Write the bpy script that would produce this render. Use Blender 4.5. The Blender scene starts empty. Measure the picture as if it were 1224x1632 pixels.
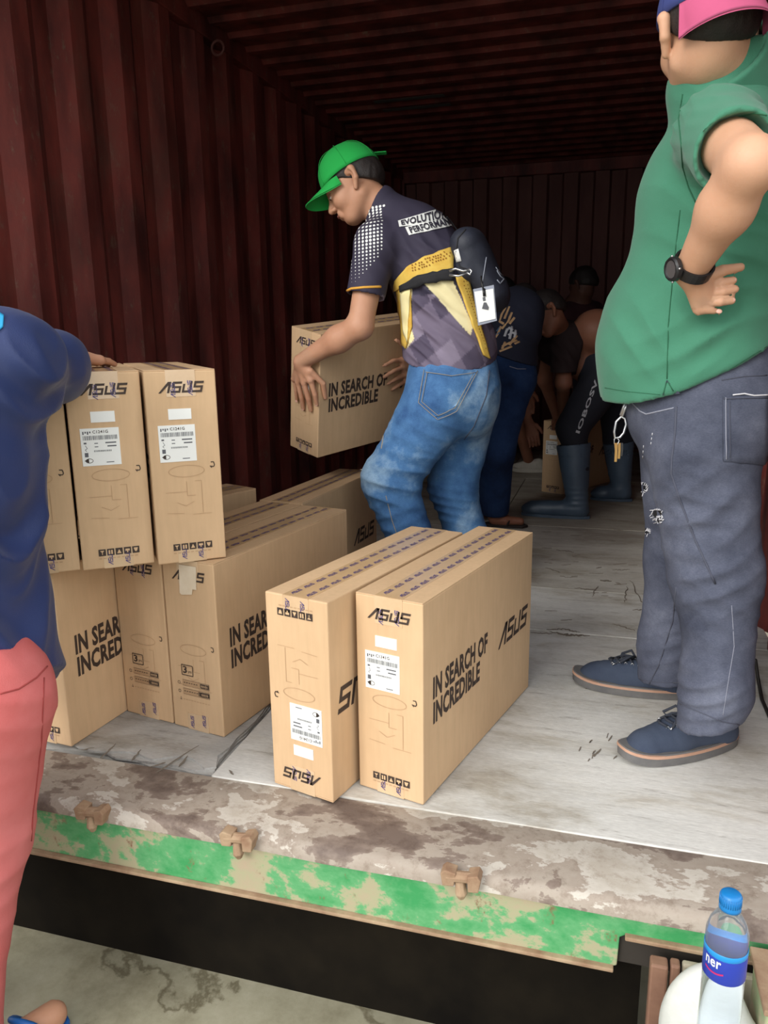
import bpy, bmesh, math, random
import numpy as np
from mathutils import Vector, Matrix
from mathutils.bvhtree import BVHTree
SC = bpy.context.scene
COL = SC.collection
random.seed(7)

# ------------------------------------------------------------------ camera
FPX, PITCH, YAW, ROLL, CAMZ = 1231.0, 12.78, 16.3, -0.79, 1.0
_p, _y, _r = (math.radians(v) for v in (PITCH, YAW, ROLL))
_fw = np.array([-math.sin(_y) * math.cos(_p), math.cos(_y) * math.cos(_p), -math.sin(_p)])
_rt = np.array([math.cos(_y), math.sin(_y), 0.0])
_up = np.cross(_rt, _fw)
RT = _rt * math.cos(_r) + _up * math.sin(_r)
UP = -_rt * math.sin(_r) + _up * math.cos(_r)
FW = _fw
CAMP = np.array([0.0, 0.0, CAMZ])
cam_data = bpy.data.cameras.new('camera')
cam_data.sensor_fit = 'HORIZONTAL'
cam_data.sensor_width = 36.0
cam_data.lens = 36.0 * FPX / 1224.0
cam_data.clip_start = 0.05
cam = bpy.data.objects.new('camera', cam_data)
COL.objects.link(cam)
M3 = Matrix(((RT[0], UP[0], -FW[0]), (RT[1], UP[1], -FW[1]), (RT[2], UP[2], -FW[2])))
cam.matrix_world = Matrix.Translation(Vector(CAMP)) @ M3.to_4x4()
SC.camera = cam

# ------------------------------------------------------------------ light
world = bpy.data.worlds.new('overcast_sky')
SC.world = world
world.use_nodes = True
wn = world.node_tree.nodes
wl = world.node_tree.links
wbg = wn['Background']
wtc = wn.new('ShaderNodeTexCoord')
wsep = wn.new('ShaderNodeSeparateXYZ')
wramp = wn.new('ShaderNodeValToRGB')
wl.new(wtc.outputs['Generated'], wsep.inputs[0])
wl.new(wsep.outputs['Z'], wramp.inputs[0])
wramp.color_ramp.elements[0].position = 0.0
wramp.color_ramp.elements[0].color = (0.80, 0.82, 0.82, 1)
wramp.color_ramp.elements[1].position = 0.5
wramp.color_ramp.elements[1].color = (1.0, 1.0, 1.0, 1)
wl.new(wramp.outputs[0], wbg.inputs['Color'])
wbg.inputs['Strength'].default_value = 1.3
sun_data = bpy.data.lights.new('sun', 'SUN')
sun_data.energy = 1.5
sun_data.angle = math.radians(28)
sun_data.color = (1.0, 0.97, 0.92)
sun = bpy.data.objects.new('sun', sun_data)
COL.objects.link(sun)
sun.location = (-2, -4, 5)
sun.rotation_euler = Vector((0.40, 0.84, -0.44)).to_track_quat('-Z', 'Y').to_euler()
SC.view_settings.view_transform = 'Standard'
SC.view_settings.look = 'None'
SC.view_settings.gamma = 1.0
SC.view_settings.use_curve_mapping = False
SC.view_settings.exposure = 0.62


# ------------------------------------------------------------------ helpers
def ray(x, y):
    d = RT * ((x - 612) / FPX) - UP * ((y - 816) / FPX) + FW
    return d


def A(x, y, Y):
    """point at depth Y of the container seen at photograph position x, y"""
    d = ray(x, y)
    return CAMP + d * (Y / d[1])


def floor_at(x, y, z=0.0):
    d = ray(x, y)
    return CAMP + d * ((z - CAMZ) / d[2])


def V3(*a):
    return np.array(a, float)


def nrm(v):
    v = np.asarray(v, float)
    return v / (np.linalg.norm(v) + 1e-12)


def lin(c):
    def f(u):
        u /= 255.0
        return u / 12.92 if u <= 0.04045 else ((u + 0.055) / 1.055) ** 2.4
    return (f(c[0]), f(c[1]), f(c[2]), 1.0)


def tag(o, label=None, cat=None, group=None, kind=None):
    if label: o['label'] = label
    if cat: o['category'] = cat
    if group: o['group'] = group
    if kind: o['kind'] = kind
    return o


def empty(name, loc, label=None, cat=None, group=None, rz=0.0):
    o = bpy.data.objects.new(name, None)
    o.empty_display_size = 0.1
    COL.objects.link(o)
    o.location = Vector(loc)
    o.rotation_euler = (0, 0, rz)
    return tag(o, label, cat, group)


def world_off(parent):
    off = np.zeros(3)
    p = parent
    while p is not None:
        off = off + np.array(p.location)
        p = p.parent
    return off


def mesh_obj(name, V, F, m, parent=None, smooth=True, local=False, fmat=None, attr=None, auto=None):
    V = np.asarray(V, float).reshape(-1, 3)
    if parent is not None and not local:
        V = V - world_off(parent)
    me = bpy.data.meshes.new(name)
    me.from_pydata(V.tolist(), [], F if isinstance(F, list) else F.tolist())
    ms = m if isinstance(m, (list, tuple)) else [m]
    for q in ms:
        me.materials.append(q)
    if fmat is not None:
        me.polygons.foreach_set('material_index', np.asarray(fmat, np.int32))
    if attr is not None:
        for an, av in attr.items():
            a = me.attributes.new(an, 'FLOAT_COLOR', 'POINT')
            av = np.asarray(av, np.float32)
            if av.shape[1] == 3:
                av = np.concatenate([av, np.ones((len(av), 1), np.float32)], 1)
            a.data.foreach_set('color', av.ravel())
    if smooth:
        me.polygons.foreach_set('use_smooth', np.ones(len(me.polygons), bool))
    me.update()
    if auto is not None:
        me.set_sharp_from_angle(angle=math.radians(auto))
    o = bpy.data.objects.new(name, me)
    COL.objects.link(o)
    if parent is not None:
        o.parent = parent
    return o


# ---- simple mesh builder
class MB:
    def __init__(s):
        s.V = []; s.F = []; s.m = []

    def add(s, V, F, mi=0):
        n = len(s.V)
        s.V += [tuple(map(float, v)) for v in V]
        s.F += [tuple(int(i) + n for i in f) for f in F]
        s.m += [mi] * len(F)

    def box(s, lo, hi, mi=0, M=None):
        x0, y0, z0 = lo; x1, y1, z1 = hi
        V = [(x0, y0, z0), (x1, y0, z0), (x1, y1, z0), (x0, y1, z0), (x0, y0, z1), (x1, y0, z1), (x1, y1, z1), (x0, y1, z1)]
        if M is not None:
            V = [tuple(M @ Vector(v)) for v in V]
        s.add(V, [(0, 3, 2, 1), (4, 5, 6, 7), (0, 1, 5, 4), (1, 2, 6, 5), (2, 3, 7, 6), (3, 0, 4, 7)], mi)

    def tube(s, pts, r, n=8, mi=0, cap=True, closed=False):
        pts = [np.asarray(p, float) for p in pts]
        N = len(pts)
        rr = r if hasattr(r, '__len__') else [r] * N
        V = []; u = None
        for i in range(N):
            if closed:
                t = nrm(pts[(i + 1) % N] - pts[i - 1])
            else:
                t = nrm(pts[min(i + 1, N - 1)] - pts[max(i - 1, 0)])
            if u is None:
                u = np.cross(t, V3(0.3, 0.2, 1) if abs(t[2]) < 0.9 else V3(1, 0, 0))
            u = nrm(u - t * (u @ t)); w = np.cross(t, u)
            for k in range(n):
                a = 2 * math.pi * k / n
                V.append(pts[i] + rr[i] * (math.cos(a) * u + math.sin(a) * w))
        F = []
        for i in range(N if closed else N - 1):
            j = (i + 1) % N
            for k in range(n):
                k2 = (k + 1) % n
                F.append((i * n + k, i * n + k2, j * n + k2, j * n + k))
        if cap and not closed:
            F.append(tuple(range(n - 1, -1, -1))); F.append(tuple((N - 1) * n + k for k in range(n)))
        s.add(V, F, mi)

    def lathe(s, prof, n=24, c=(0, 0, 0), mi=0, M=None):
        V = []
        for r, z in prof:
            for k in range(n):
                a = 2 * math.pi * k / n
                v = Vector((r * math.cos(a), r * math.sin(a), z))
                if M is not None: v = M @ v
                V.append((v[0] + c[0], v[1] + c[1], v[2] + c[2]))
        F = []
        for i in range(len(prof) - 1):
            for k in range(n):
                k2 = (k + 1) % n
                F.append((i * n + k, i * n + k2, (i + 1) * n + k2, (i + 1) * n + k))
        s.add(V, F, mi)

    def prism(s, poly, z0, z1, mi=0, M=None):
        n = len(poly)
        V = [(x, y, z0) for x, y in poly] + [(x, y, z1) for x, y in poly]
        if M is not None: V = [tuple(M @ Vector(v)) for v in V]
        F = [tuple(range(n - 1, -1, -1)), tuple(range(n, 2 * n))] + [(i, (i + 1) % n, n + (i + 1) % n, n + i) for i in range(n)]
        s.add(V, F, mi)

    def build(s, name, m, parent=None, smooth=False, local=False, auto=None, bevel=None):
        o = mesh_obj(name, s.V, s.F, m, parent, smooth, local, fmat=s.m, auto=auto)
        if bevel:
            b = o.modifiers.new('bevel', 'BEVEL'); b.width = bevel; b.segments = 2; b.limit_method = 'ANGLE'; b.angle_limit = math.radians(40)
        return o


# ---- numpy value noise
_rng = np.random.RandomState(3)
_H = _rng.rand(64, 64, 64).astype(np.float32)


def vnoise(P):
    P = np.asarray(P, float)
    i = np.floor(P).astype(int); f = P - i; f = f * f * (3 - 2 * f)
    r = 0
    for dx in (0, 1):
        wx = f[:, 0] if dx else 1 - f[:, 0]
        for dy in (0, 1):
            wy = f[:, 1] if dy else 1 - f[:, 1]
            for dz in (0, 1):
                wz = f[:, 2] if dz else 1 - f[:, 2]
                r = r + wx * wy * wz * _H[(i[:, 0] + dx) & 63, (i[:, 1] + dy) & 63, (i[:, 2] + dz) & 63]
    return r * 2 - 1


# ---- signed distance bodies and surface nets
def cone(a, b, ra, rb=None, k=0.02, ax=None, sc=1.0, cut=None):
    return dict(t='c', a=np.asarray(a, float), b=np.asarray(b, float), ra=ra, rb=ra if rb is None else rb, k=k,
                ax=None if ax is None else nrm(ax), sc=sc, cut=cut, op=1)


def ell(c, r, k=0.02, fr=None, cut=None):
    return dict(t='e', c=np.asarray(c, float), r=np.asarray(r, float), k=k, M=np.eye(3) if fr is None else np.array(fr), cut=cut, op=1)


def sub(p, k=None):
    p = dict(p); p['op'] = -1
    if k is not None: p['k'] = k
    return p


def _bb(p):
    if p['t'] == 'c':
        R = max(p['ra'], p['rb']) * max(1.0, p['sc'])
        return np.minimum(p['a'], p['b']) - R, np.maximum(p['a'], p['b']) + R
    R = p['r'].max()
    return p['c'] - R, p['c'] + R


def _ev(p, X, Y, Z):
    if p['t'] == 'c':
        a, b = p['a'], p['b']; d = b - a; L2 = max(d @ d, 1e-9)
        vx, vy, vz = X - a[0], Y - a[1], Z - a[2]
        t = np.clip((vx * d[0] + vy * d[1] + vz * d[2]) / L2, 0, 1)
        vx = vx - t * d[0]; vy = vy - t * d[1]; vz = vz - t * d[2]
        if p['ax'] is not None and p['sc'] != 1.0:
            w = p['ax']; q = (vx * w[0] + vy * w[1] + vz * w[2]) * (1 / p['sc'] - 1)
            vx = vx + q * w[0]; vy = vy + q * w[1]; vz = vz + q * w[2]
        dd = np.sqrt(vx * vx + vy * vy + vz * vz) - (p['ra'] + (p['rb'] - p['ra']) * t)
    else:
        c = p['c']; M = p['M']; vx, vy, vz = X - c[0], Y - c[1], Z - c[2]; r = p['r']
        q = [(M[i][0] * vx + M[i][1] * vy + M[i][2] * vz) / r[i] for i in range(3)]
        k0 = np.sqrt(q[0] ** 2 + q[1] ** 2 + q[2] ** 2) + 1e-9
        k1 = np.sqrt((q[0] / r[0]) ** 2 + (q[1] / r[1]) ** 2 + (q[2] / r[2]) ** 2) + 1e-9
        dd = k0 * (k0 - 1) / k1
    if p['cut'] is not None:
        cs = p['cut'] if isinstance(p['cut'], list) else [p['cut']]
        for (cp, cn) in cs:
            cn = nrm(cn)
            dd = np.maximum(dd, (X - cp[0]) * cn[0] + (Y - cp[1]) * cn[1] + (Z - cp[2]) * cn[2])
    return dd


def sdf_mesh(prims, h=0.007, cuts=(), box=None):
    lo = np.min([_bb(p)[0] for p in prims if p['op'] > 0], 0) - 3 * h
    hi = np.max([_bb(p)[1] for p in prims if p['op'] > 0], 0) + 3 * h
    if box is not None:
        lo = np.maximum(lo, box[0]); hi = np.minimum(hi, box[1])
    n = np.ceil((hi - lo) / h).astype(int) + 1
    gx, gy, gz = [lo[i] + h * np.arange(n[i]) for i in range(3)]
    D = np.full(n, 1.0, np.float32)
    for p in prims:
        bl, bh = _bb(p); m = p['k'] + 3 * h
        s = []
        for i in range(3):
            i0 = max(0, int((bl[i] - m - lo[i]) / h)); i1 = min(n[i], int((bh[i] + m - lo[i]) / h) + 2)
            s.append(slice(i0, max(i0, i1)))
        if any(q.stop <= q.start for q in s): continue
        X = gx[s[0]][:, None, None]; Y = gy[s[1]][None, :, None]; Z = gz[s[2]][None, None, :]
        d = _ev(p, X, Y, Z).astype(np.float32)
        o = D[s[0], s[1], s[2]]; k = max(p['k'], 1e-4)
        if p['op'] > 0:
            hh = np.clip(0.5 + 0.5 * (o - d) / k, 0, 1)
            D[s[0], s[1], s[2]] = o + (d - o) * hh - k * hh * (1 - hh)
        else:
            d = -d
            hh = np.clip(0.5 - 0.5 * (o - d) / k, 0, 1)
            D[s[0], s[1], s[2]] = o + (d - o) * hh + k * hh * (1 - hh)
    X = gx[:, None, None]; Y = gy[None, :, None]; Z = gz[None, None, :]
    for (cp, cn) in cuts:
        cn = nrm(cn)
        D = np.maximum(D, ((X - cp[0]) * cn[0] + (Y - cp[1]) * cn[1] + (Z - cp[2]) * cn[2]).astype(np.float32))
    D[0] = D[-1] = 1; D[:, 0] = D[:, -1] = 1; D[:, :, 0] = D[:, :, -1] = 1
    I = D < 0
    c = np.zeros((n[0] - 1, n[1] - 1, n[2] - 1), np.uint8)
    for dx in (0, 1):
        for dy in (0, 1):
            for dz in (0, 1):
                c += I[dx:n[0] - 1 + dx, dy:n[1] - 1 + dy, dz:n[2] - 1 + dz]
    act = (c > 0) & (c < 8)
    ids = -np.ones(c.shape, np.int64)
    ci = np.argwhere(act)
    ids[act] = np.arange(len(ci))
    acc = np.zeros((len(ci), 3)); cnt = np.zeros(len(ci))
    cor = [(a, b, e) for a in (0, 1) for b in (0, 1) for e in (0, 1)]
    val = {q: D[ci[:, 0] + q[0], ci[:, 1] + q[1], ci[:, 2] + q[2]].astype(float) for q in cor}
    for axi in range(3):
        for q in cor:
            if q[axi]: continue
            q2 = list(q); q2[axi] = 1; q2 = tuple(q2)
            d0, d1 = val[q], val[q2]
            m = (d0 < 0) != (d1 < 0)
            t = np.where(m, d0 / np.where(m, d0 - d1, 1), 0)
            P = np.tile(np.array(q, float), (len(ci), 1)); P[:, axi] = t
            acc += P * m[:, None]; cnt += m
    V = (acc / cnt[:, None] + ci) * h + lo
    Fs = []
    for axi in range(3):
        o1, o2 = [(1, 2), (2, 0), (0, 1)][axi]
        sl0 = [slice(None)] * 3; sl1 = [slice(None)] * 3
        sl0[axi] = slice(0, -1); sl1[axi] = slice(1, None)
        a = I[tuple(sl0)]; b = I[tuple(sl1)]
        e = np.argwhere(a != b)
        e = e[(e[:, o1] > 0) & (e[:, o2] > 0) & (e[:, o1] < n[o1] - 1) & (e[:, o2] < n[o2] - 1)]
        if not len(e): continue
        q = []
        for (u, v) in ((-1, -1), (0, -1), (0, 0), (-1, 0)):
            f = e.copy(); f[:, o1] += u; f[:, o2] += v
            q.append(ids[f[:, 0], f[:, 1], f[:, 2]])
        q = np.stack(q, 1)
        fl = ~a[e[:, 0], e[:, 1], e[:, 2]]
        q[fl] = q[fl][:, ::-1]
        Fs.append(q)
    F = np.concatenate(Fs)
    return V, F


def vnormals(V, F):
    a = V[F[:, 2]] - V[F[:, 0]]; b = V[F[:, 3]] - V[F[:, 1]]
    fn = np.cross(a, b); N = np.zeros_like(V)
    for i in range(4):
        np.add.at(N, F[:, i], fn)
    return N / (np.linalg.norm(N, axis=1)[:, None] + 1e-12)


def relax(V, F, it=1, w=0.5):
    for _ in range(it):
        S = np.zeros_like(V); C = np.zeros(len(V))
        for i in range(4):
            j = (i + 1) % 4
            np.add.at(S, F[:, i], V[F[:, j]]); np.add.at(C, F[:, i], 1)
            np.add.at(S, F[:, j], V[F[:, i]]); np.add.at(C, F[:, j], 1)
        V = V * (1 - w) + w * S / C[:, None]
    return V


def wrinkle(V, F, amp=0.003, sc=(9, 9, 4), folds=(), seed=0.0, fine=0.0):
    """cloth relief: stretched ridged noise and local fold trains (centre, across-direction, wavelength, amplitude, reach)"""
    N = vnormals(V, F)
    P = V * np.array(sc) + seed
    P = P + 0.6 * np.stack([vnoise(V * 5 + 3 + seed), vnoise(V * 5 + 9 + seed), vnoise(V * 5 + 17 + seed)], 1)
    d = amp * (0.6 - 2.0 * np.abs(vnoise(P)))
    if fine:
        d = d + fine * vnoise(V * 70)
    for (c, u, wl_, am, rg) in folds:
        c = np.asarray(c, float); u = nrm(u); q = V - c
        w = np.exp(-(q ** 2).sum(1) / (2 * rg * rg))
        ph = (q @ u) * 2 * math.pi / wl_ + 3.2 * vnoise(V * 6 + c * 3 + seed)
        s = np.sin(ph / 2)
        d = d + am * w * (0.25 + 1.1 * np.abs(vnoise(V * 5 + c * 5 + seed + 7))) * 1.5 * (0.5 - np.abs(s)) * 1.6
    return V + N * d[:, None]


def join(parts):
    Vs = []; Fs = []; n = 0
    for V, F in parts:
        Vs.append(V); Fs.append(F + n); n += len(V)
    return np.concatenate(Vs), np.concatenate(Fs)


# ---- materials
def nodes_of(name):
    m = bpy.data.materials.new(name); m.use_nodes = True
    nt = m.node_tree
    return m, nt.nodes, nt.links, nt.nodes['Principled BSDF']


def tex(n, l, kind, scale, coord='Object', stretch=None, **kw):
    tc = n.new('ShaderNodeTexCoord'); mp = n.new('ShaderNodeMapping')
    l.new(tc.outputs[coord], mp.inputs[0])
    if stretch: mp.inputs['Scale'].default_value = stretch
    t = n.new('ShaderNodeTex' + kind); l.new(mp.outputs[0], t.inputs['Vector'])
    if 'Scale' in t.inputs: t.inputs['Scale'].default_value = scale
    for a, b in kw.items():
        if a in t.inputs: t.inputs[a].default_value = b
    return t


def ramp(n, l, src, stops):
    r = n.new('ShaderNodeValToRGB'); cr = r.color_ramp
    while len(cr.elements) < len(stops): cr.elements.new(0.5)
    for e, (p, c) in zip(cr.elements, stops):
        e.position = p; e.color = c if len(c) == 4 else (*c, 1)
    l.new(src, r.inputs[0])
    return r


def mixc(n, l, fac, a, b, mode='MIX'):
    x = n.new('ShaderNodeMix'); x.data_type = 'RGBA'; x.blend_type = mode
    for s, v in ((x.inputs[0], fac), (x.inputs[6], a), (x.inputs[7], b)):
        if isinstance(v, (int, float)): s.default_value = v
        elif isinstance(v, tuple): s.default_value = v
        else: l.new(v, s)
    return x.outputs[2]


def bump(n, l, bsdf, src, strength=0.2, dist=0.005):
    b = n.new('ShaderNodeBump'); b.inputs['Strength'].default_value = strength; b.inputs['Distance'].default_value = dist
    l.new(src, b.inputs['Height']); l.new(b.outputs[0], bsdf.inputs['Normal'])
    return b


def mat(name, c1, c2=None, rough=0.7, scale=8, var=0.5, bmp=0.0, bscale=60, metal=0.0, stretch=None, spec=0.5, sss=0.0, attr=False, sheen=0.0):
    m, n, l, b = nodes_of(name)
    c1 = lin(c1); c2 = lin(c2) if c2 else tuple(0.75 * v for v in c1[:3]) + (1,)
    t = tex(n, l, 'Noise', scale, stretch=stretch, Detail=6.0, Roughness=0.6)
    r = ramp(n, l, t.outputs['Fac'], [(0.5 - var / 2, c1), (0.5 + var / 2, c2)])
    out = r.outputs[0]
    if attr:
        at = n.new('ShaderNodeAttribute'); at.attribute_name = 'Col'
        out = mixc(n, l, 1.0, at.outputs['Color'], out, 'MULTIPLY')
    l.new(out, b.inputs['Base Color'])
    b.inputs['Roughness'].default_value = rough
    b.inputs['Metallic'].default_value = metal
    b.inputs['Specular IOR Level'].default_value = spec
    if sss:
        b.inputs['Subsurface Weight'].default_value = sss
        b.inputs['Subsurface Radius'].default_value = (0.01, 0.004, 0.002)
        b.inputs['Subsurface Scale'].default_value = 1.0
    if sheen:
        b.inputs['Sheen Weight'].default_value = sheen
    if bmp:
        t2 = tex(n, l, 'Noise', bscale, Detail=4.0)
        bump(n, l, b, t2.outputs['Fac'], bmp, 0.003)
    return m


def attr_mat(name, rough=0.8, bmp=0.1, bscale=300, var=0.12, sheen=0.0, spec=0.4):
    """material whose colour comes from the mesh's own dye pattern"""
    m, n, l, b = nodes_of(name)
    at = n.new('ShaderNodeAttribute'); at.attribute_name = 'Col'
    t = tex(n, l, 'Noise', 14, Detail=5.0)
    r = ramp(n, l, t.outputs['Fac'], [(0.3, (1 - var,) * 3), (0.7, (1, 1, 1))])
    l.new(mixc(n, l, 1.0, at.outputs['Color'], r.outputs[0], 'MULTIPLY'), b.inputs['Base Color'])
    b.inputs['Roughness'].default_value = rough
    b.inputs['Specular IOR Level'].default_value = spec
    b.inputs['Sheen Weight'].default_value = sheen
    if bmp:
        t2 = tex(n, l, 'Noise', bscale, Detail=3.0)
        bump(n, l, b, t2.outputs['Fac'], bmp, 0.002)
    return m


def denim(name, base, light, dark, wear=0.5):
    m, n, l, b = nodes_of(name)
    t = tex(n, l, 'Noise', 3.5, Detail=6.0, Roughness=0.65)
    r = ramp(n, l, t.outputs['Fac'], [(0.32, lin(dark)), (0.5, lin(base)), (0.5 + 0.35 * (1.1 - wear), lin(light))])
    w = tex(n, l, 'Noise', 220, stretch=(1, 1, 3), Detail=3.0, Roughness=0.7)
    r2 = ramp(n, l, w.outputs['Fac'], [(0.3, (0.72, 0.74, 0.78)), (0.75, (1.1, 1.1, 1.1))])
    l.new(mixc(n, l, 1.0, r.outputs[0], r2.outputs[0], 'MULTIPLY'), b.inputs['Base Color'])
    b.inputs['Roughness'].default_value = 0.9
    b.inputs['Specular IOR Level'].default_value = 0.2
    bump(n, l, b, w.outputs['Fac'], 0.25, 0.0015)
    return m

# ================================================================== SETTING
YF, YB, XL, XR, ZC = 1.445, 6.95, -1.82, 0.53, 2.39
GZ = -0.44


def container_steel(name):
    m, n, l, b = nodes_of(name)
    t = tex(n, l, 'Noise', 2.2, stretch=(1, 1, .6), Detail=8.0, Roughness=0.7)
    r = ramp(n, l, t.outputs['Fac'], [(0.3, lin((84, 48, 46))), (0.52, lin((120, 54, 48))), (0.72, lin((106, 68, 60)))])
    s = tex(n, l, 'Noise', 26, stretch=(1, 1, .35), Detail=8.0, Roughness=0.8)
    r2 = ramp(n, l, s.outputs['Fac'], [(0.56, (0, 0, 0)), (0.70, (1, 1, 1))])
    c = mixc(n, l, r2.outputs[0], r.outputs[0], lin((120, 96, 82)))
    g = tex(n, l, 'Noise', 9, stretch=(1, 1, .25), Detail=5.0)
    r3 = ramp(n, l, g.outputs['Fac'], [(0.3, (0.35, 0.33, 0.34)), (0.6, (1, 1, 1))])
    c = mixc(n, l, 1.0, c, r3.outputs[0], 'MULTIPLY')
    l.new(c, b.inputs['Base Color'])
    b.inputs['Roughness'].default_value = 0.58
    b.inputs['Specular IOR Level'].default_value = 0.32
    bump(n, l, b, s.outputs['Fac'], 0.25, 0.004)
    return m


M_red = container_steel('red_container_steel')
M_endw = mat('dark_red_steel', (84, 42, 38), (110, 66, 58), 0.7, 5, 0.4, 0.2, 40, stretch=(1, 1, .3))
M_greypaint = mat('grey_patch_paint', (96, 98, 94), (70, 74, 72), 0.7, 9)


def corr_profile(s0, s1, period, flat1, slope, flat2, depth):
    """outline (s, d) of trapezoid corrugation"""
    pts = []; s = s0
    while s < s1:
        for ds, d in ((0, 0), (flat1, 0), (flat1 + slope, depth), (flat1 + slope + flat2, depth)):
            if s + ds <= s1: pts.append((s + ds, d))
        s += period
    pts.append((s1, pts[-1][1]))
    return pts


def sheet(name, prof, fn, t0, t1, m, nseg=1, thick=0.004, parent=None):
    """extrude the corrugation outline; fn(s,d,t) gives the point"""
    mb = MB(); V = []; F = []
    for (s, d) in prof:
        for k in range(nseg + 1):
            t = t0 + (t1 - t0) * k / nseg
            V.append(fn(s, d, t))
    for (s, d) in prof:
        for k in range(nseg + 1):
            t = t0 + (t1 - t0) * k / nseg
            V.append(fn(s, d - thick, t))
    N = len(prof); w = nseg + 1; o = N * w
    for i in range(N - 1):
        for k in range(nseg):
            a, b2, c, e = i * w + k, (i + 1) * w + k, (i + 1) * w + k + 1, i * w + k + 1
            F.append((a, b2, c, e)); F.append((o + a, o + e, o + c, o + b2))
    mb.add(V, F)
    return mb.build(name, m, parent)


# side walls: crests face the room
pl = corr_profile(YF + 0.06, YB + .05, 0.2885, 0.074, 0.066, 0.078, 0.038)
# shift phase so that the lit crest strips fall where they stand
sheet('wall_left', pl, lambda s, d, t: (XL - 0.036 + d, s, t), -0.005, ZC - 0.06, M_red)['kind'] = 'structure'
sheet('wall_right', pl, lambda s, d, t: (XR + 0.036 - d, s, t), -0.005, ZC - 0.06, M_red)['kind'] = 'structure'
pb = corr_profile(XL, XR, 0.25, 0.104, 0.018, 0.110, 0.040)
sheet('wall_back', pb, lambda s, d, t: (s, YB + 0.04 - d, t), 0.02, ZC - 0.09, M_endw)['kind'] = 'structure'
pc = corr_profile(YF + 0.03, YB + .05, 0.189, 0.115, 0.018, 0.038, 0.02)
ceil = sheet('ceiling', pc, lambda s, d, t: (t, s, ZC + 0.01 - d), XL - 0.04, XR + 0.04, M_red)
ceil['kind'] = 'structure'
mb = MB()
for Yp in (4.72, 4.91):
    mb.box((-1.45, Yp + 0.128, ZC - 0.0125), (-1.02, Yp + 0.176, ZC - 0.0115))
mb.build('paint_patch', M_greypaint, ceil)
# rails and frames
for nm, lo, hi in (('trim_7', (XL - .06, YB - .03, -.05), (XL + .02, YB + .07, ZC)), ('trim_8', (XR - .02, YB - .03, -.05), (XR + .06, YB + .07, ZC)), ('trim_9', (XL, YB - .02, -.1), (XR, YB + .07, .035)), ('trim_1', (XL - .06, YF + .02, ZC - .075), (XL + .012, YB, ZC + .03)),
                   ('trim_2', (XR - .012, YF + .02, ZC - .075), (XR + .06, YB, ZC + .03)),
                   ('trim_3', (XL, YB - .025, ZC - .10), (XR, YB + .04, ZC + .0)),
                   ('trim_4', (XL - .10, YF - .05, GZ + .16), (XL - .01, YF + .07, ZC + .08)),
                   ('trim_5', (XR + .01, YF - .05, GZ + .16), (XR + .11, YF + .07, ZC + .08)),
                   ('trim_6', (XL - .1, YF - .05, ZC + .012), (XR + .11, YF + .05, ZC + .11))):
    mb = MB(); mb.box(lo, hi)
    mb.build(nm, M_red, bevel=0.006)['kind'] = 'structure'
# lashing ring on the top rail
mb = MB()
mb.tube([V3(XL + .03 + .03 * math.sin(a), 3.52 + .012, ZC - .10 + .03 * math.cos(a)) for a in np.linspace(0, 2 * math.pi, 17)[:-1]], .006, closed=True)
tag(mb.build('lashing_ring', M_endw, smooth=True), 'steel lashing ring under the top left rail of the container', 'ring')


def plywood(name, base, light, dark, seed):
    m, n, l, b = nodes_of(name)
    t = tex(n, l, 'Noise', 1.6, stretch=(1, 1.8, 1), Detail=8.0, Roughness=0.65)
    for nd in n:
        if nd.type == 'MAPPING': nd.inputs['Location'].default_value = (seed, seed * 2, 0)
    r = ramp(n, l, t.outputs['Fac'], [(0.34, lin(dark)), (0.47, lin(base)), (0.62, lin(light))])
    s = tex(n, l, 'Noise', 5, stretch=(1.0, 7, 1), Detail=9.0, Roughness=0.75)
    r2 = ramp(n, l, s.outputs['Fac'], [(0.30, (0.45, 0.42, 0.4)), (0.42, (0.92, 0.92, 0.92)), (0.6, (1, 1, 1))])
    c = mixc(n, l, 1.0, r.outputs[0], r2.outputs[0], 'MULTIPLY')
    g = tex(n, l, 'Noise', 60, stretch=(1, 5, 1), Detail=4.0)
    r3 = ramp(n, l, g.outputs['Fac'], [(0.3, (0.86, 0.86, 0.86)), (0.7, (1.04, 1.04, 1.04))])
    c = mixc(n, l, 1.0, c, r3.outputs[0], 'MULTIPLY')
    k = tex(n, l, 'Noise', 11, stretch=(1, 2.2, 1), Detail=6.0, Roughness=.6)
    r4 = ramp(n, l, k.outputs['Fac'], [(0.25, (0.55, 0.5, 0.46)), (0.33, (1, 1, 1))])
    c = mixc(n, l, 1.0, c, r4.outputs[0], 'MULTIPLY')
    w5 = tex(n, l, 'Noise', 2.1, stretch=(1, 2.6, 1), Detail=7.0, Roughness=.7, Distortion=.5)
    r5 = ramp(n, l, w5.outputs['Fac'], [(0.36, (0.72, 0.68, 0.62)), (0.46, (0.93, 0.92, 0.90)), (0.55, (1, 1, 1))])
    c = mixc(n, l, 1.0, c, r5.outputs[0], 'MULTIPLY')
    l.new(c, b.inputs['Base Color'])
    b.inputs['Roughness'].default_value = 0.75
    b.inputs['Specular IOR Level'].default_value = 0.3
    bump(n, l, b, s.outputs['Fac'], 0.35, 0.004)
    return m


M_ply = [plywood('worn_plywood_%s' % s, *c) for s, c in (
    ('pale', ((208, 207, 202), (222, 221, 216), (186, 182, 174), 0.3)),
    ('grey', ((188, 184, 176), (204, 202, 194), (160, 152, 142), 4.1)),
    ('brown', ((168, 160, 148), (186, 180, 168), (136, 124, 110), 7.7)),
    ('weathered', ((166, 165, 162), (186, 184, 180), (124, 118, 110), 11.2)))]
floor = empty('floor', (0, 0, 0)); floor['kind'] = 'structure'
mb = MB(); mb.box((XL - .03, YF + .012, -.14), (XR + .03, YB + .04, -.022))
mb.build('subfloor', M_endw, floor)


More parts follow.
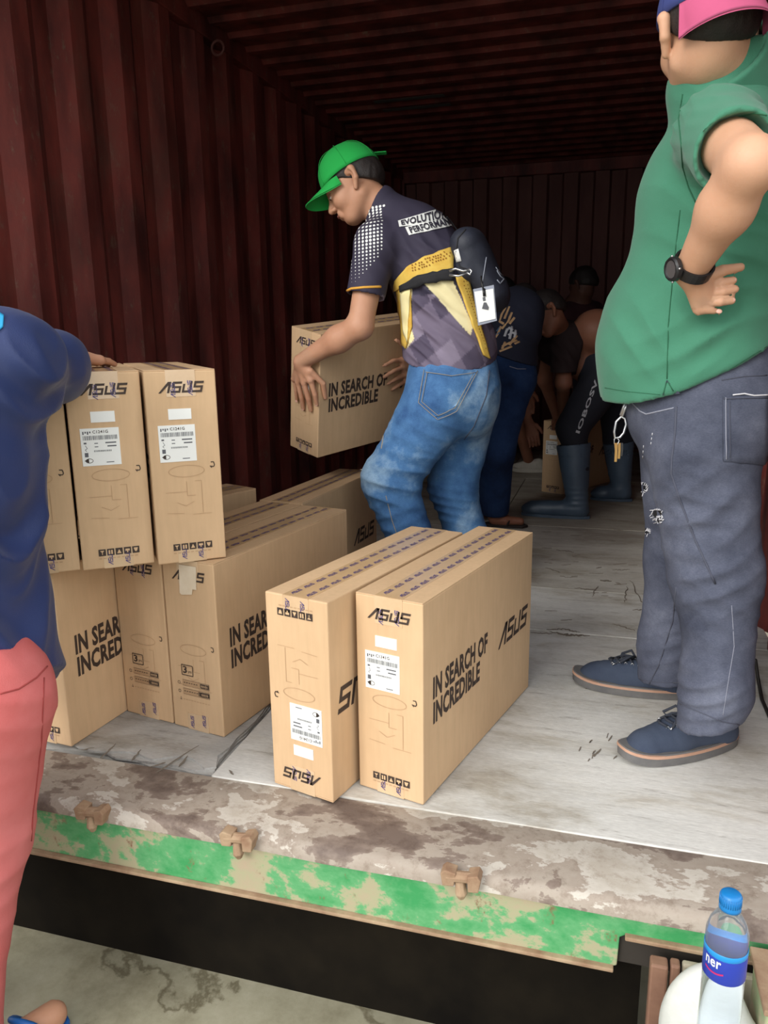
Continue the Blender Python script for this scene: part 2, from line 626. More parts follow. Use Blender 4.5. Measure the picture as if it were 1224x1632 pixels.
def board(x0, x1, y0, y1, mi, z=0.0, rag=0.0, seed=1):
    """plywood sheet; the front edge may be torn"""
    rnd = random.Random(seed); mb = MB()
    n = 40 if rag else 4
    g = 0.0022
    if not rag:
        mb.box((x0 + g, y0 + g, -.021), (x1 - g, y1 - g, z))
        return mb.build('floor_panel', M_ply[mi], floor, bevel=0.0015)
    # layered torn sheet: each ply ends a little further back
    zs = np.linspace(-.021, z, 5)
    for L in range(4):
        off = .004 + .011 * L
        pts = []
        for i in range(n + 1):
            u = i / n; x = x0 + (x1 - x0) * u
            y = y0 + off * (0.5 + rag * abs(vnoise(np.array([[u * 7 + L * .9, seed, L * .35]]))[0]) * 2.2)
            pts.append((x, y))
        m2 = 24
        side = []
        for i in range(1, m2 + 1):
            u = i / m2; y = pts[-1][1] + (y1 - pts[-1][1]) * u
            x = x1 - off * .7 * (0.3 + rag * abs(vnoise(np.array([[u * 9, seed + 3, L * .4]]))[0]) * 1.6) * (1 - .5 * u)
            side.append((x, y))
        poly = pts + side + [(x0, y1)]
        mb.prism(poly, zs[L], zs[L + 1])
    return mb.build('floor_panel', M_ply[mi], floor)


XS = -0.864
board(XL, XS, YF + .012, 2.60, 3, z=0.0, rag=0.9, seed=5)
board(XS + .004, XR + .02, YF + .008, 2.575, 0, z=-.0015)
board(XL, -.6, 2.60, 4.0, 1, seed=3); board(-.6, XR + .02, 2.575, 3.05, 0, z=-.001)
board(-.6, XR + .02, 3.05, 4.1, 1, z=-.0015)
board(XL, -.55, 4.0, 5.5, 2); board(-.55, XR + .02, 4.1, 5.5, 2, z=-.001)
board(XL, -.7, 5.5, YB, 2, z=-.001); board(-.7, XR + .02, 5.5, YB, 2)
# gouges, cracks and splinters in the boards
M_crack = mat('dark_crack', (104, 96, 86), (130, 120, 108), .9)
rnd = random.Random(11)


def crack(pts, w, z=.0006):
    mb = MB()
    V = []; F = []
    n = len(pts)
    for i, p in enumerate(pts):
        t = nrm(V3(*(np.array(pts[min(i + 1, n - 1)][:2]) - np.array(pts[max(i - 1, 0)][:2])), 0)); s = V3(-t[1], t[0], 0)
        ww = w * (0.15 + math.sin(math.pi * (i + .3) / (n))) * rnd.uniform(.6, 1.3)
        V += [V3(p[0], p[1], z) + s * ww, V3(p[0], p[1], z) - s * ww, V3(p[0], p[1], z - .0015) + s * ww, V3(p[0], p[1], z - .0015) - s * ww]
    for i in range(n - 1):
        a = i * 4; F += [(a, a + 1, a + 5, a + 4), (a, a + 4, a + 6, a + 2), (a + 1, a + 3, a + 7, a + 5)]
    F += [(0, 2, 3, 1), (n * 4 - 4, n * 4 - 3, n * 4 - 1, n * 4 - 2)]
    mb.add(V, F)
    return mb


def px_line(pts, jit=2.0, n=10):
    out = []
    for i in range(len(pts) - 1):
        for k in range(n):
            u = k / n
            x = pts[i][0] * (1 - u) + pts[i + 1][0] * u + rnd.uniform(-jit, jit)
            y = pts[i][1] * (1 - u) + pts[i + 1][1] * u + rnd.uniform(-jit, jit) * .4
            out.append(floor_at(x, y))
    out.append(floor_at(*pts[-1]))
    return out


mbx = MB()
for pts, w in (([(846, 1008), (880, 1010)], .0025), ([(875, 1006), (905, 1012), (940, 1013)], .006), ([(870, 1004), (900, 1002), (925, 1008)], .004),
               ([(978, 995), (1012, 1005)], .002), ([(1005, 925), (1022, 958), (1034, 968)], .002), ([(1010, 972), (1036, 972)], .003),
               ([(915, 937), (950, 940)], .003), ([(956, 925), (974, 926)], .006), ([(885, 876), (915, 880)], .003), ([(944, 950), (953, 934)], .002),
               ([(975, 908), (1004, 908)], .002), ([(1000, 935), (996, 960)], .002), ([(870, 905), (893, 912)], .002), ([(935, 1098), (965, 1085)], .001)):
    c_ = crack(px_line(pts), w); mbx.add(c_.V, c_.F)
for i in range(26):
    x = rnd.uniform(850, 1010); y = rnd.uniform(835, 990); L = rnd.uniform(5, 24)
    c_ = crack(px_line([(x, y), (x + L, y + rnd.uniform(-2, 2))], .6, 4), rnd.uniform(.001, .0022)); mbx.add(c_.V, c_.F)
for i in range(14):
    x = rnd.uniform(925, 1000); y = rnd.uniform(1165, 1215)
    c_ = crack(px_line([(x, y), (x - rnd.uniform(2, 6), y + rnd.uniform(3, 12))], .6, 3), rnd.uniform(.0006, .0018)); mbx.add(c_.V, c_.F)
for (x0, y0, x1, y1) in ((185, 1185, 160, 1208), (225, 1195, 210, 1212), (265, 1215, 240, 1222), (318, 1188, 250, 1230), (300, 1205, 285, 1222), (130, 1195, 150, 1192), (365, 1228, 372, 1234)):
    c_ = crack(px_line([(x0, y0), (x1, y1)], 1.5, 5), .0022); mbx.add(c_.V, c_.F)
o = mbx.build('splintered_cracks', M_crack, floor); o['kind'] = 'stuff'


# ---- steel sill and green front beam
def sill_mat():
    m, n, l, b = nodes_of('worn_sill_paint')
    t = tex(n, l, 'Noise', 5.5, stretch=(.6, 1, 1), Detail=8.0, Roughness=0.62, Distortion=.2)
    r = ramp(n, l, t.outputs['Fac'], [(0.40, lin((104, 90, 82))), (0.455, lin((128, 114, 104))), (0.465, lin((158, 148, 136))), (0.53, lin((150, 138, 126))), (0.54, lin((186, 180, 170))), (0.62, lin((170, 162, 150)))])
    s = tex(n, l, 'Noise', 30, Detail=8.0, Roughness=0.75)
    r2 = ramp(n, l, s.outputs['Fac'], [(0.3, (0.62, 0.56, 0.52)), (0.5, (1, 1, 1))])
    l.new(mixc(n, l, 1.0, r.outputs[0], r2.outputs[0], 'MULTIPLY'), b.inputs['Base Color'])
    b.inputs['Roughness'].default_value = .7
    bump(n, l, b, s.outputs['Fac'], .3, .003)
    return m


def green_mat():
    m, n, l, b = nodes_of('chipped_green_paint')
    t = tex(n, l, 'Noise', 6.5, stretch=(.8, 1, 1), Detail=9.0, Roughness=0.66, Distortion=.1)
    r = ramp(n, l, t.outputs['Fac'], [(0.38, lin((52, 142, 82))), (0.48, lin((92, 158, 106))), (0.51, lin((158, 158, 126))), (0.62, lin((168, 152, 128)))])
    s = tex(n, l, 'Noise', 22, stretch=(1, 1, .6), Detail=8.0, Roughness=.75)
    r2 = ramp(n, l, s.outputs['Fac'], [(0.60, (0, 0, 0)), (0.68, (1, 1, 1))])
    c = mixc(n, l, r2.outputs[0], r.outputs[0], lin((122, 84, 62)))
    l.new(c, b.inputs['Base Color'])
    b.inputs['Roughness'].default_value = .6
    bump(n, l, b, s.outputs['Fac'], .3, .003)
    return m


M_sill = sill_mat(); M_green = green_mat()
M_rust = mat('rusty_steel', (128, 96, 74), (170, 148, 120), .85, 18, .4, .5, 60)
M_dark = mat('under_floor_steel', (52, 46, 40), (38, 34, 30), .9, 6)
sill = empty('sill', (0, YF, 0)); sill['kind'] = 'structure'
YS = 1.275
# top plate with a rounded nose
prof = [(YF + .012, -.006), (YF + .006, -.004), (YS + .022, -.004), (YS + .010, -.009), (YS + .002, -.020), (YS, -.036), (YS + .010, -.036), (YS + .012, -.024), (YS + .03, -.014), (YF + .012, -.014)]
NX = 60
V = []; F = []
for i in range(NX + 1):
    x = XL - .1 + (XR + .21 - XL) * i / NX
    dz = .0025 * vnoise(np.array([[x * 6, .3, .1]]))[0]
    for (y, z) in prof: V.append((x, y + dz, z + dz * .6 - (.0 if y > YF else .001)))
P_ = len(prof)
for i in range(NX):
    for k in range(P_):
        k2 = (k + 1) % P_
        F.append((i * P_ + k, i * P_ + k2, (i + 1) * P_ + k2, (i + 1) * P_ + k))
F.append(tuple(range(P_))); F.append(tuple(NX * P_ + k for k in range(P_ - 1, -1, -1)))
mesh_obj('sill_plate', V, F, M_sill, sill, smooth=True, auto=35)
# green web, deeper on the left of the fork pocket
mb = MB()
web = [(XL - .1, -.03), (XL - .1, -.150), (-.50, -.150), (.052, -.156), (.064, -.150), (.066, -.088), (.078, -.080), (.27, -.076), (XR + .11, -.076), (XR + .11, -.03)]
MXZ = Matrix(((1, 0, 0, 0), (0, 0, 1, 0), (0, 1, 0, 0), (0, 0, 0, 1)))
mb.prism(web, YS + .012, YS + .024, M=MXZ)
mb.build('beam_web', M_green, sill, bevel=.002)
mb = MB(); mb.box((XL - .1, YS + .0, -.158), (.058, YS + .05, -.150)); mb.box((.075, YS + .0, -.084), (XR + .1, YS + .05, -.076))
mb.build('beam_flange', M_rust, sill, bevel=.002)
# rusty lock keepers on the beam
def keeper(x, z):
    k = MB()
    k.tube([V3(x - .028, YS - .006, z + .026), V3(x + .028, YS - .006, z + .032)], .011, 10)
    k.prism([(x - .038, z + .036), (x - .030, z + .044), (x - .008, z + .040), (x - .012, z + .012), (x - .034, z + .010)], YS - .016, YS + .012, M=MXZ)
    k.prism([(x + .014, z + .040), (x + .034, z + .046), (x + .040, z + .036), (x + .036, z + .010), (x + .016, z + .008)], YS - .020, YS + .012, M=MXZ)
    k.tube([V3(x - .002, YS - .004, z + .018), V3(x + .002, YS - .010, z - .004), V3(x + .001, YS - .006, z - .016)], [.010, .012, .007], 8)
    return k
for (px_, py_) in ((150, 1310), (382, 1352), (735, 1415)):
    q = A(px_, py_, YS)
    keeper(q[0], q[2]).build('lock_keeper', M_rust, sill, bevel=.002)
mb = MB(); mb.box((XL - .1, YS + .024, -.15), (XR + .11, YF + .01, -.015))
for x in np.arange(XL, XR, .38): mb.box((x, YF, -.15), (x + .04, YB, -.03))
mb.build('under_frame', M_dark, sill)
mb = MB(); mb.box((XL - .1, 1.345, GZ), (.112, 1.36, -.145)); mb.build('shade_board', mat('painted_shade_black', (16, 14, 12), (30, 26, 20), .95, 5, .4, .4, 30, spec=.05), sill)  # added near-black board: stands in for the shade under the container


def ground_mat():
    m, n, l, b = nodes_of('concrete_ground')
    t = tex(n, l, 'Noise', 2.5, Detail=8.0, Roughness=0.7)
    r = ramp(n, l, t.outputs['Fac'], [(0.35, lin((112, 106, 84))), (0.5, lin((142, 138, 116))), (0.65, lin((160, 156, 136)))])
    v = tex(n, l, 'Noise', 1.3, Detail=10.0, Roughness=.6, Distortion=.3)
    r2 = ramp(n, l, v.outputs['Fac'], [(0.485, (1, 1, 1)), (0.498, (.45, .42, .36)), (0.502, (.45, .42, .36)), (0.515, (.9, .9, .9))])
    l.new(mixc(n, l, 1.0, r.outputs[0], r2.outputs[0], 'MULTIPLY'), b.inputs['Base Color'])
    b.inputs['Roughness'].default_value = .85
    bump(n, l, b, t.outputs['Fac'], .3, .01)
    return m


mb = MB(); mb.box((-9, -9, GZ - .1), (9, 12, GZ))
mb.build('ground', ground_mat())['kind'] = 'structure'

# ---- bottom right: brown post, beige board, chipped column, dock ledge
M_brown = mat('brown_post_paint', (104, 72, 58), (138, 104, 84), .7, 12, .5, .3, 60)
M_beige = mat('scuffed_beige_board', (176, 168, 148), (150, 142, 122), .75, 9, .4, .3, 60)
M_col = mat('chipped_column_paint', (182, 168, 140), (124, 158, 112), .75, 9, .18, .3, 60)
M_ledge = mat('dock_concrete', (150, 146, 132), (124, 118, 104), .9, 9)
dock = empty('trim_10', (.25, 1.1, GZ)); dock['kind'] = 'structure'
for nm, lo, hi, mm in (('post', (.118, 1.235, GZ), (.148, 1.262, -.088), M_brown), ('flange', (.152, 1.240, GZ), (.168, 1.262, -.086), M_brown),
                       ('panel', (.172, 1.248, GZ), (.30, 1.262, -.086), M_beige), ('column', (.285, 1.14, GZ), (.46, 1.255, -.052), M_col),
                       ('ledge', (.10, .86, GZ), (.60, 1.14, -.155), M_ledge)):
    mb = MB(); mb.box(lo, hi); mb.build(nm, mm, dock, bevel=.004)
mb = MB(); mb.box((.280, 1.132, -.051), (.47, 1.27, -.040)); mb.build('rust_cap', M_rust, dock, bevel=.002)

# ================================================================== BOXES
M_card = None


def card_mat(name, c1, c2):
    m, n, l, b = nodes_of(name)
    t = tex(n, l, 'Noise', 3.0, Detail=5.0, Roughness=.6)
    r = ramp(n, l, t.outputs['Fac'], [(0.3, lin(c1)), (0.7, lin(c2))])
    g = tex(n, l, 'Noise', 90, stretch=(1, 1, .12), Detail=3.0)
    r2 = ramp(n, l, g.outputs['Fac'], [(0.3, (.95, .95, .95)), (0.7, (1.02, 1.02, 1.02))])
    l.new(mixc(n, l, 1.0, r.outputs[0], r2.outputs[0], 'MULTIPLY'), b.inputs['Base Color'])
    b.inputs['Roughness'].default_value = .72
    b.inputs['Specular IOR Level'].default_value = .25
    bump(n, l, b, g.outputs['Fac'], .06, .001)
    return m


M_card = card_mat('cardboard', (196, 164, 128), (210, 178, 141))
M_emb = mat('cardboard_score', (172, 140, 106), (184, 152, 116), .8)
M_ink = mat('dark_print_ink', (52, 40, 34), (62, 48, 40), .7)
M_blue = mat('indigo_tape_ink', (66, 56, 110), (76, 66, 122), .5)
M_tape = mat('clear_brown_tape', (190, 158, 118), (200, 168, 128), .22, 20, spec=.6)
M_tapeg = mat('glossy_tape_end', (196, 166, 130), (208, 180, 146), .12, 20, spec=.8)
M_lab = mat('white_label_paper', (228, 230, 228), (236, 238, 236), .55)
M_grey = mat('grey_label_ink', (96, 98, 104), (80, 82, 88), .7)
_tc = {}


def text2d(s, bold=0.012, shear=0.0):
    key = (s, bold, shear)
    if key in _tc: return _tc[key]
    cu = bpy.data.curves.new('lettering', 'FONT'); cu.body = s; cu.offset = bold; cu.shear = shear; cu.resolution_u = 2
    cu.space_character = 1.05
    o = bpy.data.objects.new('lettering', cu); COL.objects.link(o)
    bpy.context.view_layer.update()
    me = o.evaluated_get(bpy.context.evaluated_depsgraph_get()).to_mesh()
    V = np.array([v.co[:2] for v in me.vertices]); F = [tuple(p.vertices) for p in me.polygons]
    o.to_mesh_clear(); bpy.data.objects.remove(o); bpy.data.curves.remove(cu)
    lo = V.min(0); hi = V.max(0)
    V = (V - lo) / (hi - lo)
    _tc[key] = (V, F)
    return V, F


def quad2(x0, y0, x1, y1): return [(x0, y0), (x1, y0), (x1, y1), (x0, y1)]


def logo2d():
    """the maker's mark: slanted stroke, then S, U and S cut from bars; unit width and height"""
    P = []
    P.append([(0, 0), (.055, 0), (.235, .88), (.235, 1), (.17, 1)])
    P.append([(.19, 1), (.25, 1), (.25, .0), (.195, .0), (.195, .80)])
    def s_(x0, x1):
        w = .05
        P.append(quad2(x0, .80, x1, 1.0)); P.append(quad2(x0, .42, x0 + w, .80)); P.append(quad2(x0, .42, x1, .60)); P.append(quad2(x1 - w, .0, x1, .42)); P.append(quad2(x0 - .01, 0, x1 - w, .19))
    s_(.29, .50)
    P.append(quad2(.53, 0, .58, .78)); P.append(quad2(.58, 0, .74, .19)); P.append(quad2(.69, .19, .74, 1.0))
    s_(.78, 1.0)
    V = []; F = []
    for q in P:
        n = len(V); V += [(x + .04 * (y - .5), y) for x, y in q]; F.append(tuple(range(n, n + len(q))))
    return np.array(V), F


class Print:
    """flat print laid on a face: origin o, axes u (right) and v (up), normal n"""
    def __init__(s, o, u, v, off=.0006):
        s.o, s.u, s.v = map(lambda q: np.array(q, float), (o, u, v)); s.n = np.cross(s.u, s.v); s.off = off; s.mb = MB()

    def put(s, VF, x, y, w, h, mi=0, rot=0, shx=0.0, lift=0.0):
        V, F = VF; c, si = math.cos(math.radians(rot)), math.sin(math.radians(rot)); P = []
        for a, b in V:
            px, py = a * w + shx * b * h, b * h
            px, py = c * px - si * py, si * px + c * py
            P.append(s.o + s.u * (x + px) + s.v * (y + py) + s.n * (s.off + lift))
        s.mb.add(P, F, mi)

    def rect(s, x0, y0, x1, y1, mi=0, lift=0.0):
        s.put((np.array([(0, 0), (1, 0), (1, 1), (0, 1)]), [(0, 1, 2, 3)]), x0, y0, x1 - x0, y1 - y0, mi, lift=lift)

    def line(s, pts, w, mi=0):
        for i in range(len(pts) - 1):
            a, b = np.array(pts[i]), np.array(pts[i + 1]); d = b - a; L = np.linalg.norm(d) + 1e-9; q = np.array([-d[1], d[0]]) / L * w / 2
            P = [s.o + s.u * z[0] + s.v * z[1] + s.n * s.off for z in (a - q, b - q, b + q, a + q)]
            s.mb.add(P, [(0, 1, 2, 3)], mi)


LOGO = logo2d()
W_, L_, H_ = .164, .667, .464
box_parts = []


def icons(pr, x, y, s, n=5, flip=False):
    for i in range(n):
        X = x + i * s * 1.16
        pr.rect(X, y, X + s, y + s, 0)
        k = s * .2; lf = .0004
        if i == 0: pr.put((np.array([(0, 1), (1, 1), (.5, .45)]), [(0, 2, 1)]), X + k, y + k, s - 2 * k, s - 2 * k, 1, lift=lf); pr.rect(X + s * .45, y + k, X + s * .55, y + s * .6, 1, lf)
        elif i == 1:
            for q in (.2, .55): pr.rect(X + s * q, y + k, X + s * (q + .22), y + s * .8, 1, lf)
        elif i == 2: pr.put((np.array([(0, 0), (1, 0), (.5, 1)]), [(0, 1, 2)]), X + k, y + k, s - 2 * k, s - 2 * k, 1, lift=lf)
        elif i == 3: pr.rect(X + k, y + s * .45, X + s - k, y + s * .75, 1, lf); pr.rect(X + s * .42, y + k, X + s * .58, y + s * .45, 1, lf)
        else: pr.put((np.array([(0, 1), (1, 1), (.8, .3), (.5, 0), (.2, .3)]), [(0, 4, 3, 2, 1)]), X + k, y + k, s - 2 * k, s - 2 * k, 1, lift=lf)
    for q in range(9): pr.rect(x + q * s * .62, y - s * .45, x + q * s * .62 + s * .42, y - s * .30, 3)


def tape_rows(pr, x0, x1, y0, y1, along_v=True, seed=0):
    """two rows of the maker's name running along the tape"""
    r = random.Random(seed)
    for cx_ in (x0 + (x1 - x0) * .22, x0 + (x1 - x0) * .80):
        y = y0 + r.uniform(0, .012)
        while y + .036 < y1 + .006:
            pr.put(LOGO, cx_ + .006, y, .034, .011, 2, rot=90); y += .046


def make_box_master():
    r = empty('computer_carton', (0, 0, 0))
    x0, x1, y0, y1 = -W_ / 2, W_ / 2, -L_ / 2, L_ / 2
    mb = MB(); mb.box((x0, y0, .0), (x1, y1, H_ - .002))
    mb.build('carton', M_card, r, local=True, bevel=.003)
    for (a, b) in ((x0 + .0005, -.0012), (.0012, x1 - .0005)):
        for zz in ((H_ - .0025, H_), ):
            mb = MB(); mb.box((a, y0 + .0005, zz[0]), (b, y1 - .0005, zz[1])); mb.build('flap', M_card, r, local=True, bevel=.0012)
    # tape on top and bottom, folded over both ends
    tw = .034
    for nm, z, s in (('tape', H_ + .0004, 1), ('tape', -.0004, -1)):
        mb = MB(); mb.box((-tw, y0 + .001, min(z, z - s * .0008)), (tw, y1 - .001, max(z, z - s * .0008)))
        for ye, sg in ((y0, -1), (y1, 1)):
            za, zb = (H_ - .062, H_) if s > 0 else (0, .046)
            lo_y, hi_y = sorted((ye, ye + sg * .0008))
            mb.box((-tw, lo_y, za), (tw, hi_y, zb), 1)
        mb.build(nm, [M_tape, M_tapeg], r, local=True)
    mats = [M_ink, M_card, M_blue, M_emb, M_lab, M_grey]
    top = Print((-W_ / 2, y0, H_ + .0006), (1, 0, 0), (0, 1, 0), .0003)
    tape_rows(top, W_ / 2 - tw, W_ / 2 + tw, .004, L_ - .004, seed=2)
    bot = Print((W_ / 2, y0, -.0006), (-1, 0, 0), (0, 1, 0), .0003)
    tape_rows(bot, W_ / 2 - tw, W_ / 2 + tw, .004, L_ - .004, seed=5)
    # label end
    e1 = Print((x0, y0 - .0008, 0), (1, 0, 0), (0, 0, 1), .0005)
    e1.put(LOGO, .032, .411, .100, .026, 0, shx=.1)
    tape_rows(e1, W_ / 2 - tw, W_ / 2 + tw, .398, .462, seed=3); tape_rows(e1, W_ / 2 - tw, W_ / 2 + tw, .002, .046, seed=9)
    icons(e1, .038, .031, .0165)
    for sx in (0, ):
        e1.line([(.140, .243), (.147, .243), (.149, .235), (.146, .231), (.141, .233)], .0022); e1.line([(.138, .234), (.142, .229)], .0022)
    def emboss(p):
        p.line([(.04 + .042 * (1 + math.cos(a)), .225 + .014 * math.sin(a)) for a in np.linspace(0, 2 * math.pi, 25)], .0011, 3)
        for q in ([(.03, .175), (.08, .175)], [(.08, .200), (.08, .165), (.10, .165)], [(.10, .200), (.115, .200), (.115, .160)], [(.055, .150), (.075, .140), (.095, .150)], [(.03, .125), (.07, .122)], [(.09, .118), (.135, .118)], [(.115, .16), (.115, .12)]):
            p.line(q, .0010, 3)
    emboss(e1)
    # other end: warranty block and service strips
    e2 = Print((x1, y1 + .0008, 0), (-1, 0, 0), (0, 0, 1), .0005)
    e2.put(LOGO, .032, .411, .100, .026, 0, shx=.1)
    tape_rows(e2, W_ / 2 - tw, W_ / 2 + tw, .398, .462, seed=4); tape_rows(e2, W_ / 2 - tw, W_ / 2 + tw, .002, .056, seed=8)
    for q in ([(.040, .152), (.076, .152), (.076, .180), (.040, .180), (.040, .152)],): e2.line(q, .0022)
    e2.put(text2d('3', .03), .044, .157, .013, .020, 0); e2.put(text2d('yrs'), .060, .157, .012, .008, 0)
    for k, yy in enumerate((.128, .104)):
        e2.rect(.040, yy - .006, .096, yy + .010, 3); e2.line([(.040, yy - .006), (.126, yy - .006), (.126, yy + .010), (.040, yy + .010)], .0008)
        e2.rect(.098 - .008 * k, yy - .004, .125, yy + .008, 0)
        for q in range(5): e2.rect(.101 + q * .0045, yy - .001, .103 + q * .0045, yy + .005, 1, .0004)
        for q in range(6): e2.rect(.044 + q * .008, yy + .002, .049 + q * .008, yy + .004, 0, .0004)
        e2.line([(.028 + .004 * math.cos(a), yy + .004 * math.sin(a)) for a in np.linspace(0, 6.28, 9)], .0012)
    e2.line([(.030, .088), (.033, .080), (.027, .082)], .0012)
    for q in range(10): e2.rect(.038 + q * .009, .082, .044 + q * .009, .0835, 3)
    e2.line([(.140, .243), (.147, .243), (.149, .235), (.146, .231), (.141, .233)], .0022)
    emboss(e2)
    # sides, printed alike
    prs = [top, bot, e1, e2]
    for o_, u_ in (((x1, y0, 0), (0, 1, 0)), ((x0, y1, 0), (0, -1, 0))):
        p = Print(o_, u_, (0, 0, 1))
        p.put(text2d('IN SEARCH OF', .04), .046, .229, .302, .053, 0, shx=.02)
        p.put(text2d('INCREDIBLE', .04), .047, .170, .255, .053, 0, shx=.02)
        p.put(LOGO, .425, .205, .205, .060, 0, shx=.1)
        prs.append(p)
    mb = MB()
    for p in prs: mb.add(p.mb.V, p.mb.F, 0); mb.m[-len(p.mb.F):] = p.mb.m
    mb.build('printing', mats, r, local=True)
    # labels
    lb = Print((x0, y0 - .0012, 0), (1, 0, 0), (0, 0, 1), .0003)
    mbl = MB(); mbl.box((x0 + .049, y0 - .0014, .349), (x0 + .102, y0 - .0002, .374)); mbl.build('small_label', M_lab, r, local=True)
    mbl = MB(); mbl.box((x0 + .023, y0 - .0014, .249), (x0 + .108, y0 - .0002, .336))
    lb.put(text2d('C1241G', .02), .050, .324, .034, .007, 0, lift=.0002)
    rr = random.Random(4); x = .028
    while x < .102:
        w = rr.choice((.0007, .0013, .0019)); lb.rect(x, .309, x + w, .319, 1, .0002); x += w + rr.choice((.0007, .0013))
    x = .050
    while x < .088:
        w = rr.choice((.0006, .0012)); lb.rect(x, .281, x + w, .285, 1, .0002); x += w + .0008
    for q in range(4):
        lb.rect(.028 + q * .005, .322 + (q % 2) * .003, .031 + q * .005, .329, 1, .0002)
    for (a, b, c_, d_) in ((.076, .300, .100, .303), (.080, .292, .100, .295), (.052, .300, .060, .302), (.052, .292, .060, .294), (.075, .255, .092, .257), (.029, .300, .035, .304), (.029, .270, .037, .280)):
        lb.rect(a, b, c_, d_, 1, .0002)
    lb.line([(.032, .297), (.036, .290), (.031, .287), (.034, .283)], .0012, 1)
    lb.line([(.038 + .008 * math.cos(a), .261 + .005 * math.sin(a)) for a in np.linspace(0, 6.28, 13)], .0013)
    lb.put((np.array([(1, 0), (1, 1), (0, .5)]), [(0, 1, 2)]), .027, .256, .010, .011, 0)
    sl = mbl.build('shipping_label', M_lab, r, local=True)
    k = lb.mb.build('label_print', [M_ink, M_grey], sl, local=True); k['kind'] = 'stuff'
    return r


master = make_box_master()


def copy_tree(o, parent=None):
    c = o.copy(); COL.objects.link(c)
    c.parent = parent
    for ch in [q for q in bpy.data.objects if q.parent == o]:
        copy_tree(ch, c)
    return c


_first = [True]


def place_box(fl, yaw, z, label, group='computer cartons', flip=False, back=False, tilt=(0, 0), plain=False):
    """fl: front-left bottom corner on the floor plane; yaw turns counter-clockwise"""
    if _first[0]: b = master; _first[0] = False
    else: b = copy_tree(master)
    c, s = math.cos(yaw), math.sin(yaw)
    cx_ = fl[0] + c * W_ / 2 - s * L_ / 2; cy_ = fl[1] + s * W_ / 2 + c * L_ / 2
    b.location = (cx_, cy_, z + .0008)
    M = Matrix.Rotation(yaw, 4, 'Z') @ Matrix.Rotation(tilt[0], 4, 'X') @ Matrix.Rotation(tilt[1], 4, 'Y')
    if flip:
        M = M @ Matrix.Rotation(math.pi, 4, 'Y'); b.location = (cx_, cy_, z + H_ + .0008)
    if back: M = M @ Matrix.Rotation(math.pi, 4, 'Z')
    if tilt != (0, 0):
        b.location = Vector((fl[0], fl[1], z)) + M @ Vector((W_ / 2, L_ / 2, 0))
    b.rotation_euler = M.to_euler()
    tag(b, label, 'carton', group)
    return b


place_box((-.507, 1.504), -.244, 0, 'upright brown computer carton standing at the front on the right, with slogan on its side')
place_box((-.700, 1.462), -.250, 0, 'brown computer carton standing upside down at the front, its logo inverted at the bottom', flip=True)
place_box((-1.071, 1.649), -.182, 0, 'brown carton under the stack with a torn clear tape patch over its logo', back=True)
place_box((-1.238, 1.681), -.182, 0, 'brown carton in the lower row wedged between two cartons, showing only its warranty end', back=True)
place_box((-1.425, 1.494), -.10, 0, 'leftmost brown carton of the lower row, its side slogan cut off by its neighbour')
place_box((-1.031, 1.573), .665, .4668, 'right carton of the three stacked on the lower row, two white labels')
place_box((-1.181, 1.488), .665, .4668, 'middle carton of the stacked upper row, touched by the sleeve of the man in navy')
place_box((-1.321, 1.392), .665, .4668, 'left carton of the stacked upper row, half hidden behind the navy shirt')
place_box((-1.128, 2.347), -.083, 0, 'brown carton on the floor behind the lower row by the blue jeans knee')
place_box((-1.635, 1.985), -.39, 0, 'brown carton seen as a small corner behind the stack by the left wall', back=True)
place_box((-1.188, 2.772), -.516, .591, 'brown computer carton carried in both hands by the worker in the green cap', tilt=(.095, .203))
place_box((-.40, 5.04), -.50, 0, 'brown carton at the back held down by the crouching workers, seen behind the rubber boot')
cbm_ = MB(); cbm_.tube([A(1204, 1052, 2.2), floor_at(1208, 1085) + V3(0, 0, .006), floor_at(1214, 1118) + V3(0, 0, .006), floor_at(1228, 1150) + V3(0, 0, .006), floor_at(1260, 1165) + V3(0, 0, .006)], .005, 8)
tag(cbm_.build('cable', mat('black_rubber_cable', (30, 28, 26), (40, 36, 34), .6), smooth=True), 'short black cable lying on the floor by the right wall behind the jeans leg', 'cable')
# torn patch of tape on the lower carton
yaw_ = -.182; ex = V3(math.cos(yaw_), math.sin(yaw_), 0); ey = V3(-math.sin(yaw_), math.cos(yaw_), 0); o3 = V3(-1.071, 1.649, 0)
M_film = mat('cloudy_tape_film', (214, 196, 170), (226, 212, 190), .2, 30, spec=.8)
tp = MB()
pp = [(.054, .377), (.060, .373), (.093, .378), (.096, .392), (.108, .392), (.112, .452), (.058, .452)]
tp.add([o3 + ex * a + V3(0, 0, b) - ey * .0030 for a, b in pp] + [o3 + ex * a + V3(0, 0, b) - ey * .0021 for a, b in pp],
       [tuple(range(7)), tuple(range(13, 6, -1))] + [(i, 7 + i, 7 + (i + 1) % 7, (i + 1) % 7) for i in range(7)])
tag(tp.build('tape_scrap', M_film), 'torn piece of cloudy clear tape stuck over the logo of the lower carton', 'tape')

